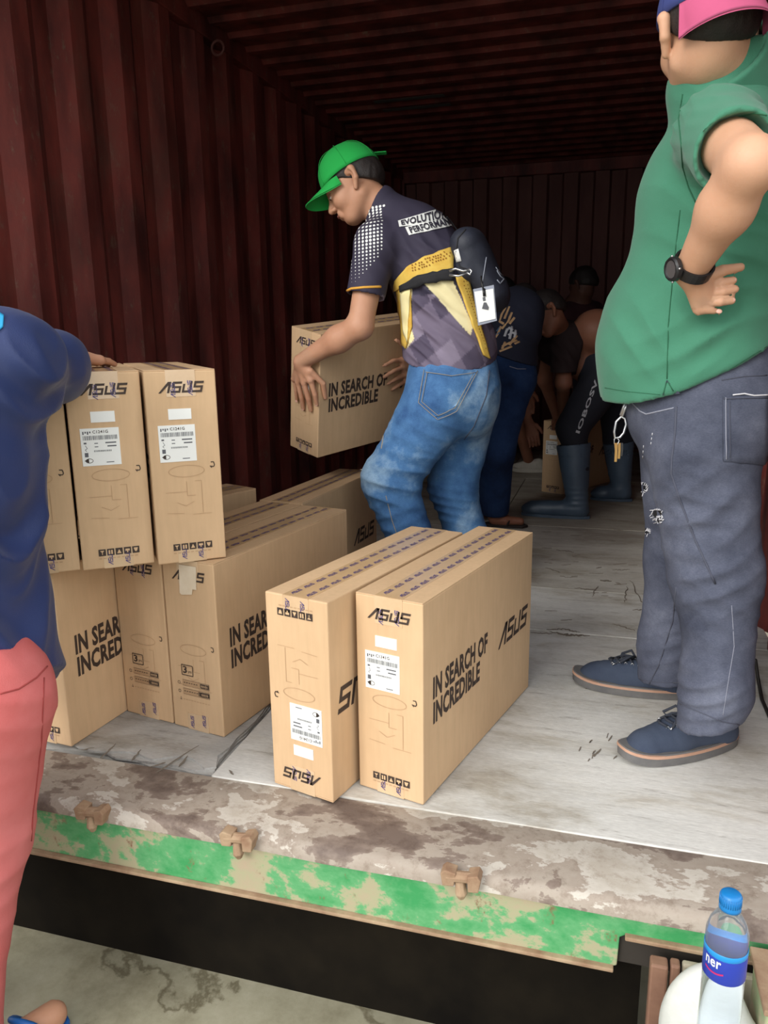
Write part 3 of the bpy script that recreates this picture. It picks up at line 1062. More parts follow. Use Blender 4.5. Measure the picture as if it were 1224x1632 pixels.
# ---- water bottle and white sack at the bottom right
M_pet, n_, l_, b_ = nodes_of('clear_bottle_plastic')
b_.inputs['Base Color'].default_value = (.86, .93, 1, 1); b_.inputs['Transmission Weight'].default_value = .92
b_.inputs['Roughness'].default_value = .06; b_.inputs['IOR'].default_value = 1.25
M_cap = mat('blue_cap_plastic', (20, 110, 176), (24, 120, 186), .35)
M_lblue = mat('blue_bottle_label', (34, 52, 150), (40, 62, 166), .35)
M_lcy = mat('light_blue_label_band', (30, 130, 200), (34, 140, 210), .35)
M_white = mat('white_plastic', (222, 226, 226), (205, 210, 212), .4, 12)
M_mag = mat('magenta_print', (190, 40, 110), None, .5)
bc = A(1158, 1500, 1.10); bz = -.155
ztop = A(1160, 1422, 1.10)[2]
bt = empty('water_bottle', (bc[0], 1.10, bz), 'clear water bottle with blue cap and blue label, standing by the sill', 'bottle')
Hb = ztop - bz
prof = [(.0, 0), (.024, 0), (.029, .006), (.0305, .02), (.029, .035), (.0305, .05), (.029, .065), (.0305, .08), (.0305, Hb - .145), (.0300, Hb - .14), (.0300, Hb - .085), (.0308, Hb - .078), (.0305, Hb - .066), (.026, Hb - .050), (.018, Hb - .036), (.0125, Hb - .030), (.0125, Hb - .008)]
m_ = MB(); m_.lathe(prof, 32); m_.build('bottle_body', M_pet, bt, smooth=True, local=True)
m_ = MB(); m_.lathe([(.0309, Hb - .138), (.0312, Hb - .137), (.0312, Hb - .098), (.0309, Hb - .097)], 32); m_.lathe([(.0309, Hb - .097), (.0313, Hb - .0965), (.0313, Hb - .088), (.0309, Hb - .0875)], 32, mi=1)
lb_ = m_.build('bottle_label', [M_lblue, M_lcy], bt, smooth=True, local=True)
m_ = MB()
a0 = math.atan2(-1.10, -bc[0])
V_, F_ = text2d('ner', .02)
def onb(u, z, r=.0316): return (r * math.cos(a0 + u / r), r * math.sin(a0 + u / r), z)
m_.add([onb(-.030 + v[0] * .026, Hb - .113 + v[1] * .013) for v in V_], F_)
m_.add([onb(-.030 + .03 * i / 8, Hb - .121 - .003 * math.sin(i / 8 * 3.1) + dz) for i in range(9) for dz in (0, .003)], [(2 * i, 2 * i + 2, 2 * i + 3, 2 * i + 1) for i in range(8)], 1)
m_.build('label_lettering', [M_white, M_mag], lb_, local=False if False else True)
m_ = MB()
cp = []
for k in range(48):
    pass
m_.lathe([(.0, Hb), (.0125, Hb), (.0148, Hb - .002), (.0152, Hb - .018), (.0158, Hb - .022), (.0158, Hb - .026), (.013, Hb - .027)], 36)
for k in range(30):
    a = 2 * math.pi * k / 30
    m_.tube([V3(.0152 * math.cos(a), .0152 * math.sin(a), Hb - .004), V3(.0154 * math.cos(a), .0154 * math.sin(a), Hb - .018)], .0007, 4)
m_.build('bottle_cap', M_cap, bt, smooth=True, local=True)
# sack
q = A(1118, 1600, 1.19)
V, F = sdf_mesh([ell((q[0] + .005, 1.19, -.155), (.070, .040, .125), .03), ell((q[0] + .045, 1.17, -.22), (.07, .04, .12), .03), cone((q[0] - .05, 1.19, -.30), (q[0] + .06, 1.18, -.31), .06, .06, .03)], .006)
V = wrinkle(V, F, .004, (14, 14, 10), fine=.0006)
V[:, 2] = np.maximum(V[:, 2], GZ + .002)
tag(mesh_obj('plastic_sack', V, F, mat('white_sack_plastic', (206, 208, 204), (188, 190, 184), .45, 14, .5, .3, 90)), 'white crumpled plastic sack beside the water bottle under the sill', 'sack')

# ================================================================== PEOPLE
def skin_mat(name, c1, c2, rough=.55):
    return mat(name, c1, c2, rough, 10, .6, .12, 260, sss=.12, spec=.4)


M_skinA = skin_mat('warm_skin', (206, 162, 134), (190, 142, 112))
M_skinB = skin_mat('tan_skin', (198, 150, 122), (178, 128, 100))
M_skinC = skin_mat('brown_skin', (150, 100, 78), (128, 84, 66))
M_skinD = skin_mat('dark_brown_skin', (104, 70, 58), (86, 58, 48))
M_hair = mat('black_hair', (26, 22, 22), (42, 34, 32), .6, 60, .5, .5, 300, stretch=(1, 1, .3))
M_eye = mat('eye_white', (220, 214, 206), None, .3); M_iris = mat('dark_iris', (30, 20, 16), None, .2)
M_lip = mat('lip_skin', (164, 104, 92), (150, 92, 82), .5)
M_nail = mat('fingernail', (222, 176, 160), (214, 168, 152), .35)


def frame(f, u):
    f = nrm(f); l = nrm(np.cross(u, f)); u = np.cross(f, l)
    return f, l, u


def head_prims(c, f, u, s=1.0):
    f, l, u = frame(f, u); fr = [f, l, u]
    T = lambda x, y, z: c + s * (x * f + y * l + z * u)
    E = lambda p, r, k=.015: ell(T(*p), [q * s for q in r], k * s, fr)
    P = [E((-.012, 0, .032), (.096, .077, .085), .02), E((.030, 0, -.022), (.062, .062, .078), .03), E((.058, 0, -.088), (.026, .030, .020), .03),
         cone(T(-.005, .052, -.055), T(.050, .018, -.088), .020 * s, .018 * s, .025 * s), cone(T(-.005, -.052, -.055), T(.050, -.018, -.088), .020 * s, .018 * s, .025 * s),
         E((.060, .034, -.030), (.026, .024, .024), .02), E((.060, -.034, -.030), (.026, .024, .024), .02),
         cone(T(.078, -.036, .020), T(.078, .036, .020), .012 * s, None, .015 * s)]
    P += [sub(E((.092, .031, -.001), (.016, .018, .011), .010)), sub(E((.092, -.031, -.001), (.016, .018, .011), .010))]
    P += [cone(T(.086, 0, .006), T(.108, 0, -.030), .0075 * s, .0110 * s, .010 * s), E((.096, .011, -.034), (.012, .0075, .007), .006), E((.096, -.011, -.034), (.012, .0075, .007), .006)]
    P += [cone(T(.088, -.018, -.056), T(.088, .018, -.056), .0085 * s, None, .008 * s), cone(T(.086, -.015, -.067), T(.086, .015, -.067), .0085 * s, None, .008 * s)]
    for sd in (1, -1):
        P += [E((.077, sd * .031, -.003), (.014, .015, .012), .004),
              cone(T(-.004, sd * .076, .020), T(-.014, sd * .090, .020), .013 * s, .012 * s, .006 * s), cone(T(-.018, sd * .091, .018), T(-.016, sd * .089, -.012), .012 * s, .010 * s, .005 * s),
              cone(T(-.013, sd * .086, -.014), T(.001, sd * .079, -.038), .010 * s, .008 * s, .005 * s), sub(E((-.002, sd * .097, .003), (.011, .009, .018), .004))]
    return P, T, (f, l, u)


def face_parts(T, fr, parent, s=1.0, brows=True):
    for sd in (1, -1):
        V, F = sdf_mesh([ell(T(.0845, sd * .031, -.004), [.0085 * s, .0125 * s, .0045 * s], .001, fr)], .0012 * s)
        mesh_obj('eye', V, F, M_eye, parent)
        V, F = sdf_mesh([ell(T(.0905, sd * .031, -.005), [.0035 * s, .0045 * s, .0042 * s], .001, fr)], .0009 * s)
        mesh_obj('iris', V, F, M_iris, parent)
        if brows:
            mb = MB(); mb.tube([T(.088, sd * .014, .018), T(.0895, sd * .03, .023), T(.080, sd * .046, .018)], [.0025 * s, .0035 * s, .0015 * s], 6)
            mb.build('eyebrow', M_hair, parent, smooth=True)
        mb = MB(); mb.tube([T(.0905, sd * .018, -.001), T(.0935, sd * .031, .0035), T(.084, sd * .045, -.001)], [.0018 * s, .0026 * s, .0014 * s], 6)
        mb.build('eyelid', M_lip, parent, smooth=True)
    mb = MB(); mb.tube([T(.090, -.021, -.0605), T(.0975, -.007, -.0600), T(.0975, .007, -.0600), T(.090, .021, -.0605)], [.0015, .0042 * s, .0042 * s, .0015], 8)
    mb.build('lips', M_lip, parent, smooth=True)


def hair_mesh(T, fr, parent, s=1.0, h=.005, fade=True, top=True, mm=None):
    f, l, u = fr
    P = [ell(T(-.016, 0, .036), [.104 * s, .0845 * s, .092 * s], .01, fr)]
    P.append(ell(T(-.048, 0, -.004), [.071 * s, .077 * s, .058 * s], .015, fr))
    cuts = [(T(-.002, 0, .000), nrm(f * .55 - u * .9)), (T(.066, 0, .05), nrm(f * 1.0 - u * .25))]
    P[0]['cut'] = None
    P.append(sub(ell(T(.055, .082, -.035), [.055 * s, .04 * s, .06 * s], .01, fr), .01)); P.append(sub(ell(T(.055, -.082, -.035), [.055 * s, .04 * s, .06 * s], .01, fr), .01))
    P += [sub(cone(T(-.004, .098, -.03), T(-.004, .098, .016), .022 * s, None, .004)), sub(cone(T(-.004, -.098, -.03), T(-.004, -.098, .016), .022 * s, None, .004))]
    V, F = sdf_mesh(P, h, cuts)
    V = wrinkle(V, F, .001, (60, 60, 20), fine=.0008)
    return mesh_obj('hair', V, F, mm or M_hair, parent)


def hand_prims(wr, kn, mid, tip, th, r=.0088, rw=.024, rwk=None):
    P = []
    pc = np.mean([wr] + list(kn), 0)
    for k_ in kn: P.append(cone(wr, k_, rw * .72, r * 1.32, .012))
    P.append(cone(kn[0], kn[3], r * 1.25, r * 1.15, .008))
    for i in range(4):
        rr = r * (1.0, 1.03, .98, .86)[i]
        P.append(cone(kn[i], mid[i], rr * 1.12, rr, .003)); P.append(cone(mid[i], tip[i], rr * 1.0, rr * .80, .002))
    P.append(cone(wr * .75 + pc * .25, th[0], rw * .65, r * 1.35, .012)); P.append(cone(th[0], th[1], r * 1.3, r * 1.1, .004)); P.append(cone(th[1], th[2], r * 1.1, r * .85, .002))
    return P


def nails(parent, mid, tip, nrmv, r):
    for m_, t_ in zip(mid, tip):
        d = nrm(t_ - m_); n = nrm(nrmv - d * (nrmv @ d)); sd = np.cross(d, n)
        V, F = sdf_mesh([ell(t_ - d * .001 + n * r * .66, [.0065, .0048, .0022], .001, [d, sd, n])], .0009)
        mesh_obj('fingernail', V, F, M_nail, parent)


def body_mesh(name, prims, m, parent, h=.008, fine=(), cuts=(), bumpf=None):
    parts = []
    V, F = sdf_mesh(prims, h, cuts)
    C = V[F].mean(1); keep = np.ones(len(F), bool)
    for (c, R, hf) in fine:
        c = np.asarray(c); R = np.asarray(R) * np.ones(3)
        keep &= ~(np.abs(C - c) < R - 2.5 * h - 2 * hf).all(1)
    parts.append((V, F[keep]))
    for (c, R, hf) in fine:
        c = np.asarray(c); R = np.asarray(R) * np.ones(3)
        pr = [p for p in prims if ((_bb(p)[0] - .03 < c + R) & (_bb(p)[1] + .03 > c - R)).all()]
        V2, F2 = sdf_mesh(pr, hf, cuts, box=(c - R, c + R))
        C2 = V2[F2].mean(1)
        inb = (np.abs(C2 - c) < R - 2.2 * hf).all(1)
        parts.append((V2, F2[inb]))
    V, F = join(parts)
    used = np.zeros(len(V), bool); used[F.ravel()] = True
    idx = np.cumsum(used) - 1
    V = V[used]; F = idx[F]
    if bumpf: V = bumpf(V, F)
    return mesh_obj(name, V, F, m, parent)


def cloth(name, prims, m, parent, h=.007, cuts=(), amp=.003, sc=(9, 9, 4), folds=(), seed=0., fine=0., colf=None, rx=1, below=None):
    V, F = sdf_mesh(prims, h, cuts)
    V = relax(V, F, rx)
    V = wrinkle(V, F, amp, sc, folds, seed, fine)
    if below is not None: V[:, 2] = np.maximum(V[:, 2], below)
    at = {'Col': colf(V)} if colf else None
    o = mesh_obj(name, V, F, m, parent, attr=at)
    o_bvh = BVHTree.FromPolygons([Vector(v) for v in V], [tuple(map(int, f)) for f in F])
    return o, o_bvh


def hit(bvh, x, y, off=.0015):
    d = Vector(ray(x, y)).normalized()
    p, n, i, ds = bvh.ray_cast(Vector(CAMP), d)
    if p is None: return None
    if n.dot(d) > 0: n = -n
    return np.array(p + n * off), np.array(n)


def near(bvh, x, y, off=.0015):
    """like hit, but slides to the closest cloth point when the sight line just misses"""
    q = hit(bvh, x, y, off)
    if q: return q
    r_ = ray(x, y); best = None
    for t in np.linspace(1.0, 5.5, 60):
        p, n, i, ds = bvh.find_nearest(Vector(CAMP + r_ * t))
        if p is not None and (best is None or ds < best[2]): best = (p, n, ds)
    return np.array(best[0] + best[1] * off), np.array(best[1])


def seam(name, pts, bvh, r, m, parent, n=6, off=.0005, dash=False, build=True):
    out = []
    for i in range(len(pts) - 1):
        for k in range(n):
            u = k / n; q = hit(bvh, pts[i][0] * (1 - u) + pts[i + 1][0] * u, pts[i][1] * (1 - u) + pts[i + 1][1] * u, off)
            if q: out.append(q[0])
    q = hit(bvh, *pts[-1], off)
    if q: out.append(q[0])
    if len(out) < 2: return None
    mb = MB()
    if dash:
        for i in range(0, len(out) - 1, 2): mb.tube([out[i], out[i + 1]], r, 5)
    else: mb.tube(out, r, 6)
    return mb.build(name, m, parent, smooth=True) if build else mb


def patch(name, quad, bvh, m, parent, nu=10, nv=10, off=.002, th=.0012, poly=None, VF=None, mi=None, build=True):
    """lay a flat pattern (unit square, or VF in unit coordinates) on the cloth: quad = bl, br, tr, tl"""
    q = [np.array(p, float) for p in quad]
    def mp(a, b): return q[0] * (1 - a) * (1 - b) + q[1] * a * (1 - b) + q[2] * a * b + q[3] * (1 - a) * b
    if VF is None:
        V2 = [(i / nu, j / nv) for j in range(nv + 1) for i in range(nu + 1)]
        F = [(j * (nu + 1) + i, j * (nu + 1) + i + 1, (j + 1) * (nu + 1) + i + 1, (j + 1) * (nu + 1) + i) for j in range(nv) for i in range(nu)]
    else: V2, F = VF
    top = []; N = []; last = None
    for a, b in V2:
        r_ = near(bvh, *mp(a, b), off)
        top.append(r_[0]); N.append(r_[1])
    V = list(top); Fs = [tuple(f) for f in F]
    if th:
        n = len(V); V += [t - nn * th for t, nn in zip(top, N)]
        edges = {}
        for f in F:
            for i in range(len(f)):
                e = (f[i], f[(i + 1) % len(f)]); edges[e] = edges.get(e, 0) + 1
        for (a, b) in list(edges):
            if (b, a) not in edges: Fs.append((b, a, a + n, b + n))
        Fs += [tuple(i + n for i in reversed(f)) for f in F]
    if not build: return V, Fs
    return mesh_obj(name, V, Fs, m, parent, smooth=VF is None)


def shoe(parent, heel, toe, z0, W, m_up, m_sole, m_stripe, lace=True, m_lace=None, name='shoe', tall=1.0, ankle=None):
    heel = V3(heel[0], heel[1], z0); toe = V3(toe[0], toe[1], z0); L = np.linalg.norm(toe - heel); d = (toe - heel) / L; s = V3(-d[1], d[0], 0); u = V3(0, 0, 1)
    T = lambda a, b, c: heel + d * a * L + s * b + u * c
    grp = empty(name, heel) if False else None
    P = [cone(T(.14, 0, .04), T(.14, 0, .066 * tall), W * .38, W * .36, .02, cut=(T(0, 0, .088 * tall), (d * -.25 + u))),
         cone(T(.12, 0, .035), T(.55, 0, .035), W * .38, W * .41, .02), cone(T(.55, 0, .030), T(.80, 0, .026), W * .42, W * .40, .02),
         cone(T(.25, 0, .062), T(.66, 0, .040), W * .33, W * .28, .03), ell(T(.83, 0, .022), (L * .145, W * .40, .033), .015, [d, s, u])]
    V, F = sdf_mesh(P, .0045, [(T(0, 0, .022), -u)])
    V = relax(V, F, 1)
    V = wrinkle(V, F, .0012, (20, 20, 20), [(T(.68, 0, .05), d, .02, .0012, .03)])
    up_ = mesh_obj('shoe_upper', V, F, m_up, parent)
    bv = BVHTree.FromPolygons([Vector(v) for v in V], [tuple(map(int, f)) for f in F])
    def outline(g, n=40):
        pts = []
        for i in range(n):
            a = 2 * math.pi * i / n; c_, s_ = math.cos(a), math.sin(a)
            x = .5 + .5 * c_; w = W * (.43 + .09 * math.sin((x - .15) * 3.0)) * (abs(s_) ** .62) * (1 if s_ > 0 else -1)
            pts.append((x * (L + .012 + 2 * g) - .006 - g, w * (1 + 2 * g / W)))
        return pts
    def layer(nm, z_a, z_b, g, mm, g2=None):
        o1 = outline(g); o2 = outline(g if g2 is None else g2); n = len(o1)
        def Z(x, z): return z + .010 * max(0, (x / L - .78) / .22) ** 2
        V = [heel + d * x + s * y + u * Z(x, z_a) for x, y in o1] + [heel + d * x + s * y + u * Z(x, z_b) for x, y in o2]
        F = [tuple(range(n - 1, -1, -1)), tuple(range(n, 2 * n))] + [(i, (i + 1) % n, n + (i + 1) % n, n + i) for i in range(n)]
        mesh_obj(nm, V, F, mm, parent, auto=40)
    layer('outsole', .0005, .021, .003, m_sole, .0045); layer('stripe', .021, .0275, .0055, m_stripe, .004); layer('sole_band', .0275, .030, .003, m_sole, .001)
    if lace:
        def top(a, b, off=.003):
            p, n, i, dd = bv.ray_cast(Vector(T(a, b, .3)), Vector((0, 0, -1)))
            return T(a, b, .06) if p is None else np.array(p + n * off)
        for k, a in enumerate((.42, .48, .54, .60, .66)):
            mb = MB()
            w = W * (.20 - .012 * k)
            mb.tube([top(a, -w), top(a + .02, -w * .5, .005), top(a + .03, 0, .006), top(a + .02, w * .5, .005), top(a, w)], .0032, 6)
            mb.build('lace', m_lace, parent, smooth=True)
            for sd in (-1, 1):
                e = MB(); c_ = top(a, sd * w * 1.12, .0005); e.tube([c_ + V3(math.cos(t) * .0038, 0, math.sin(t) * .0038) for t in np.linspace(0, 6.28, 9)[:-1]], .0011, 5, closed=True); e.build('eyelet', M_steel, parent, smooth=True)
        for sd in (-1, 1):
            mb = MB(); c0 = top(.46, 0, .009)
            mb.tube([c0, c0 + d * .012 + s * sd * .022 + u * .010, c0 + d * .038 + s * sd * .034 - u * .008, c0 + d * .040 + s * sd * .018 - u * .010, c0], .0036, 7)
            mb.tube([c0, c0 + d * .030 + s * sd * .012 - u * .002, c0 + d * .052 + s * sd * .024 - u * .018], .0030, 7)
            mb.build('lace_bow', m_lace, parent, smooth=True)
            mb = MB(); mb.tube([c0 + d * .050 + s * sd * .023 - u * .016, c0 + d * .060 + s * sd * .027 - u * .021], .0020, 6); mb.build('lace_tip', M_steel, parent, smooth=True)
    return bv


M_steel = mat('bright_steel', (200, 202, 204), (180, 182, 186), .3, metal=.9)
M_black = mat('black_plastic', (22, 22, 24), (30, 30, 32), .45)
M_blackcloth = mat('black_webbing', (28, 28, 32), (38, 38, 42), .85, 40)

# ------------------------------------------------------------ man in the green polo
M_polo = mat('green_pique', (72, 130, 106), (60, 116, 92), .9, 4, .6, .25, 520, spec=.2, sheen=.15)
M_polo_dk = mat('green_seam', (36, 96, 68), (32, 88, 62), .9)
M_denimG = denim('grey_blue_denim', (86, 90, 105), (118, 122, 137), (58, 62, 76), .5)
M_denim_seam = mat('denim_seam', (64, 66, 80), (76, 80, 94), .9)
M_fray = mat('white_frayed_thread', (214, 214, 218), (190, 190, 198), .95, 60)
M_thread = mat('pale_thread', (150, 152, 166), (130, 134, 148), .9)
p0 = empty('person', (.20, 1.92, 0), 'man in green polo shirt and grey jeans standing at right, hand on hip', 'person')
F0 = nrm((-.87, .5, 0)); L0 = nrm((-.5, -.87, 0)); U0 = V3(0, 0, 1)
waist = V3(.185, 1.935, .97); hipc = V3(.205, 1.93, .84); chest = V3(.225, 1.92, 1.22)
shL = V3(.165, 1.735, 1.378); shR = V3(.33, 2.07, 1.40); neck0 = A(1158, 122, 1.87)
elbL = A(1196, 262, 1.50); wrL = A(1100, 432, 1.665)
hc0 = A(1124, 50, 1.82)
hf0 = nrm((-.36, .93, -.04))
HP, HT, HFR = head_prims(hc0, hf0, V3(-.06, 0, 1), 1.02)
# left hand, thumb up, back of the hand against the hip
kn = [A(1126, 456, 1.70), A(1130, 468, 1.70), A(1128, 481, 1.70), A(1114, 492, 1.705)]
md = [A(1148, 451, 1.695), A(1151, 465, 1.693), A(1148, 480, 1.693), A(1130, 495, 1.70)]
tp = [A(1168, 447, 1.70), A(1171, 461, 1.70), A(1166, 479, 1.70), A(1145, 497, 1.705)]
tL = [A(1126, 441, 1.69), A(1152, 431, 1.69), A(1180, 426, 1.70)]
hipL = A(1120, 725, 1.84); knL = A(1137, 915, 1.80); anL = A(1130, 1165, 1.745); hipR = V3(.190, 2.02, .82); knR = A(1088, 890, 2.06); anR = A(1062, 1085, 2.08)
body = HP + [cone(hc0 - hf0 * .02 - U0 * .05, neck0, .060, .068, .02), cone(hc0 - hf0 * .035 - U0 * .03, neck0, .060, .068, .02),
             cone(shL + V3(.02, .02, 0), shR - V3(.02, .02, 0), .055, None, .05), cone(chest, waist, .135, .16, .06, F0, .85), cone(waist, hipc, .16, .15, .06),
             cone(shL, elbL, .057, .045, .03), cone(elbL, elbL * .62 + wrL * .38, .043, .045, .02), cone(elbL * .62 + wrL * .38, wrL, .045, .030, .03),
             cone(shR, shR + V3(.12, .08, -.22), .055, .045, .03), cone(shR + V3(.12, .08, -.22), shR + V3(.02, .12, -.43), .045, .03, .03),
             cone(hipL, knL, .09, .06, .04), cone(knL, anL + V3(0, 0, .045), .058, .034, .03), cone(hipR, knR, .09, .06, .04), cone(knR, anR + V3(0, 0, .03), .058, .034, .03)]
body += hand_prims(wrL, kn, md, tp, tL, .0098, .030)
wr2 = shR + V3(.02, .12, -.43)
body += hand_prims(wr2, [wr2 + V3(-.02 + .012 * i, .02, -.075) for i in range(4)], [wr2 + V3(-.02 + .013 * i, .03, -.105) for i in range(4)], [wr2 + V3(-.02 + .014 * i, .02, -.14) for i in range(4)],
                   [wr2 + V3(-.035, .01, -.04), wr2 + V3(-.045, .015, -.06), wr2 + V3(-.05, .02, -.08)], .009, .027)
body_mesh('body', body, M_skinA, p0, .008, [(hc0 + V3(0, 0, -.02), (.14, .14, .16), .0035), ((kn[1] + wrL) / 2 + V3(.012, 0, 0), (.075, .06, .055), .0028)])
nails(p0, md, tp, V3(0, -1, .2), .0078)
face_parts(HT, HFR, p0, 1.02)
hair_mesh(HT, HFR, p0, 1.03)
# shirt
torso = [cone(shL + V3(.02, .03, -.01), shR - V3(.02, .03, .02), .078, .084, .06), cone(neck0 - U0 * .02, chest, .090, .15, .06, cut=(neck0 + U0 * .012, nrm(U0 * 1.0 + F0 * .35))),
         cone(chest + F0 * .0, waist + F0 * .015, .165, .185, .08), ell(chest + F0 * .060 + U0 * .06, (.12, .16, .16), .06, [F0, L0, U0]), ell(waist + F0 * .050 + U0 * .03, (.120, .17, .20), .08, [F0, L0, U0]),
         cone(waist + F0 * .03, hipc + F0 * .025 - U0 * .05, .188, .190, .06), cone(waist + F0 * .042, hipc + F0 * .052 - U0 * .06, .15, .152, .05),
         cone(neck0 + V3(-.03, .0, -.02), neck0 + V3(.02, -.01, .02), .086, .080, .03, cut=(neck0 + U0 * .028 + F0 * .0, nrm(U0 + F0 * .25)))]
sl_end = shL * .34 + elbL * .66
sl_dir = nrm(elbL - shL + V3(.0, -.02, .03))
torso += [cone(shL + V3(.01, 0, 0), sl_end, .082, .072, .03, cut=(sl_end, sl_dir)), cone(shR, shR + V3(.075, .05, -.14), .085, .085, .03)]
torso += [sub(cone(sl_end - sl_dir * .004 + sl_dir * .001, sl_end + sl_dir * .1, .062, .062, .004))]
h1, h2, h3 = A(962, 616, 2.0), A(1062, 632, 1.76), A(1224, 556, 1.80)
hn = np.cross(h2 - h1, h3 - h1); hn = -nrm(hn) if hn[2] > 0 else nrm(hn)
nc = A(1063, 600, 1.74)
folds = [(A(1150, 225, 1.70), V3(.35, -.1, .9), .028, .0050, .06), (A(1115, 340, 1.75), V3(.5, 0, .85), .07, .010, .09), (A(1140, 540, 1.75), V3(-.35, 0, .95), .07, .012, .08),
         (A(1050, 520, 1.8), V3(.75, 0, .6), .06, .004, .08), (A(1180, 400, 1.75), V3(.3, 0, .9), .05, .006, .06), (A(1090, 180, 1.75), V3(.5, -.3, .8), .03, .0025, .05),
         (A(1110, 590, 1.72), V3(-.5, 0, .85), .06, .007, .06), (A(1040, 420, 1.8), V3(.7, 0, .7), .09, .004, .08)]
polo, polo_b = cloth('polo_shirt', torso, M_polo, p0, .0062, [(h2, hn)], .0028, (6, 6, 4), folds, 2.0)
# vent notch: dark slit flaps
for q in ([(1063, 606), (1083, 640)], [(1063, 606), (1054, 640)]):
    seam('seam', q, polo_b, .0012, M_polo_dk, p0)
nv_ = [(0, 0), (1, 0), (.33, 1)]
patch('vent', [(1052, 650), (1086, 650), (1086, 606), (1052, 606)], polo_b, M_denimG, p0, VF=(np.array([(0.0, 0), (1, 0), (.68, .5), (.33, 1), (.16, .5)]), [(0, 1, 2, 3, 4)]), off=.0035, th=0)
seam('seam', [(1088, 150), (1082, 190), (1086, 230), (1088, 265), (1098, 300), (1108, 322)], polo_b, .0014, M_polo_dk, p0)
seam('seam', [(1084, 335), (1074, 420), (1065, 520), (1063, 604)], polo_b, .0011, M_polo_dk, p0)
seam('hem_stitch', [(964, 618), (1000, 624), (1052, 629)], polo_b, .0007, M_polo_dk, p0)
seam('hem_stitch', [(1088, 626), (1150, 596), (1222, 552)], polo_b, .0007, M_polo_dk, p0)
seam('cuff_seam', [(1122, 262), (1128, 232), (1146, 205), (1175, 186), (1205, 180), (1222, 184)], polo_b, .0012, M_polo_dk, p0)
# collar: folded band round the neck
cax = nrm(hc0 - hf0 * .035 - U0 * .02 - neck0)
Vc, Fc = sdf_mesh([cone(neck0 - cax * .030, neck0 + cax * .070, .118, .092, .01, cut=[(neck0 + cax * .062, cax), (neck0 - cax * .012, -cax)]), sub(cone(neck0 - cax * .08, neck0 + cax * .12, .086, .080, .003))], .004)
Vc = wrinkle(relax(Vc, Fc, 1), Fc, .0015, (10, 10, 10))
mesh_obj('collar', Vc, Fc, M_polo, p0)
# jeans
kz = .02
jeans = [ell(hipc + V3(.01, 0, .0), (.165, .17, .15), .05, [F0, L0, U0]), cone(hipc + U0 * .12, hipc, .150, .165, .05), ell(hipc - F0 * .085 - U0 * .020, (.09, .14, .090), .05, [F0, L0, U0]),
         cone(hipL, knL, .120, .096, .04), cone(knL + V3(.01, 0, .01), anL + V3(.012, 0, .10), .088, .072, .04), cone(anL + V3(0, 0, .12), anL + V3(0, 0, -.03), .073, .069, .03, cut=(anL + V3(0, 0, .022), V3(.30, 0, -1))),
         cone(hipR, knR, .125, .088, .05), cone(knR, anR + V3(0, 0, .10), .086, .078, .04), cone(anR + V3(0, 0, .12), anR + V3(0, 0, -.03), .076, .076, .03, cut=(anR + V3(0, 0, .012), V3(.1, 0, -1)))]
jf = [(A(1100, 870, 1.72), V3(.5, 0, -.85), .055, .0075, .10), (A(1160, 960, 1.72), V3(.45, 0, .9), .05, .007, .07), (A(1130, 1110, 1.68), V3(-.35, 0, .9), .035, .0065, .05), (A(1150, 740, 1.75), V3(.1, 0, 1), .05, .006, .06),
      (A(1045, 1040, 2.0), V3(-.4, 0, .9), .035, .005, .05), (A(1020, 850, 1.95), V3(.5, 0, .85), .04, .005, .05), (A(1110, 790, 1.72), V3(.1, 0, 1), .05, .004, .07)]
jn0, jn0_b = cloth('jeans', jeans, M_denimG, p0, .0066, [(hipc + U0 * .14, U0)], .0028, (7, 7, 6), jf, 5.0, below=.03)
seam('seam', [(1078, 648), (1076, 690), (1071, 730), (1070, 755), (1085, 800), (1108, 860), (1140, 930)], jn0_b, .0022, M_denim_seam, p0)
seam('seam', [(1166, 965), (1170, 1030), (1160, 1090), (1152, 1140)], jn0_b, .0007, M_thread, p0)
seam('seam', [(1078, 935), (1072, 990), (1050, 1060), (1032, 1096)], jn0_b, .0016, M_denim_seam, p0)
seam('pocket_edge', [(1006, 640), (1020, 655), (1030, 660), (1074, 650)], jn0_b, .0016, M_thread, p0)
pk = patch('back_pocket', [(1152, 735), (1224, 742), (1224, 630), (1152, 632)], jn0_b, M_denimG, p0, 8, 8, .0035, .003)
seam('stitching', [(1156, 634), (1156, 733)], jn0_b, .0011, M_thread, p0, off=.0045); seam('stitching', [(1162, 640), (1162, 730)], jn0_b, .0011, M_denim_seam, p0, off=.0045)
seam('stitching', [(1153, 636), (1222, 634)], jn0_b, .0012, M_denim_seam, p0, off=.0045)
seam('frayed_edge', [(1167, 630), (1185, 628), (1200, 631), (1222, 630)], jn0_b, .0017, M_fray, p0, off=.004)
seam('waist_seam', [(1150, 606), (1185, 600), (1222, 598)], jn0_b, .0014, M_denim_seam, p0)
rr = random.Random(2)
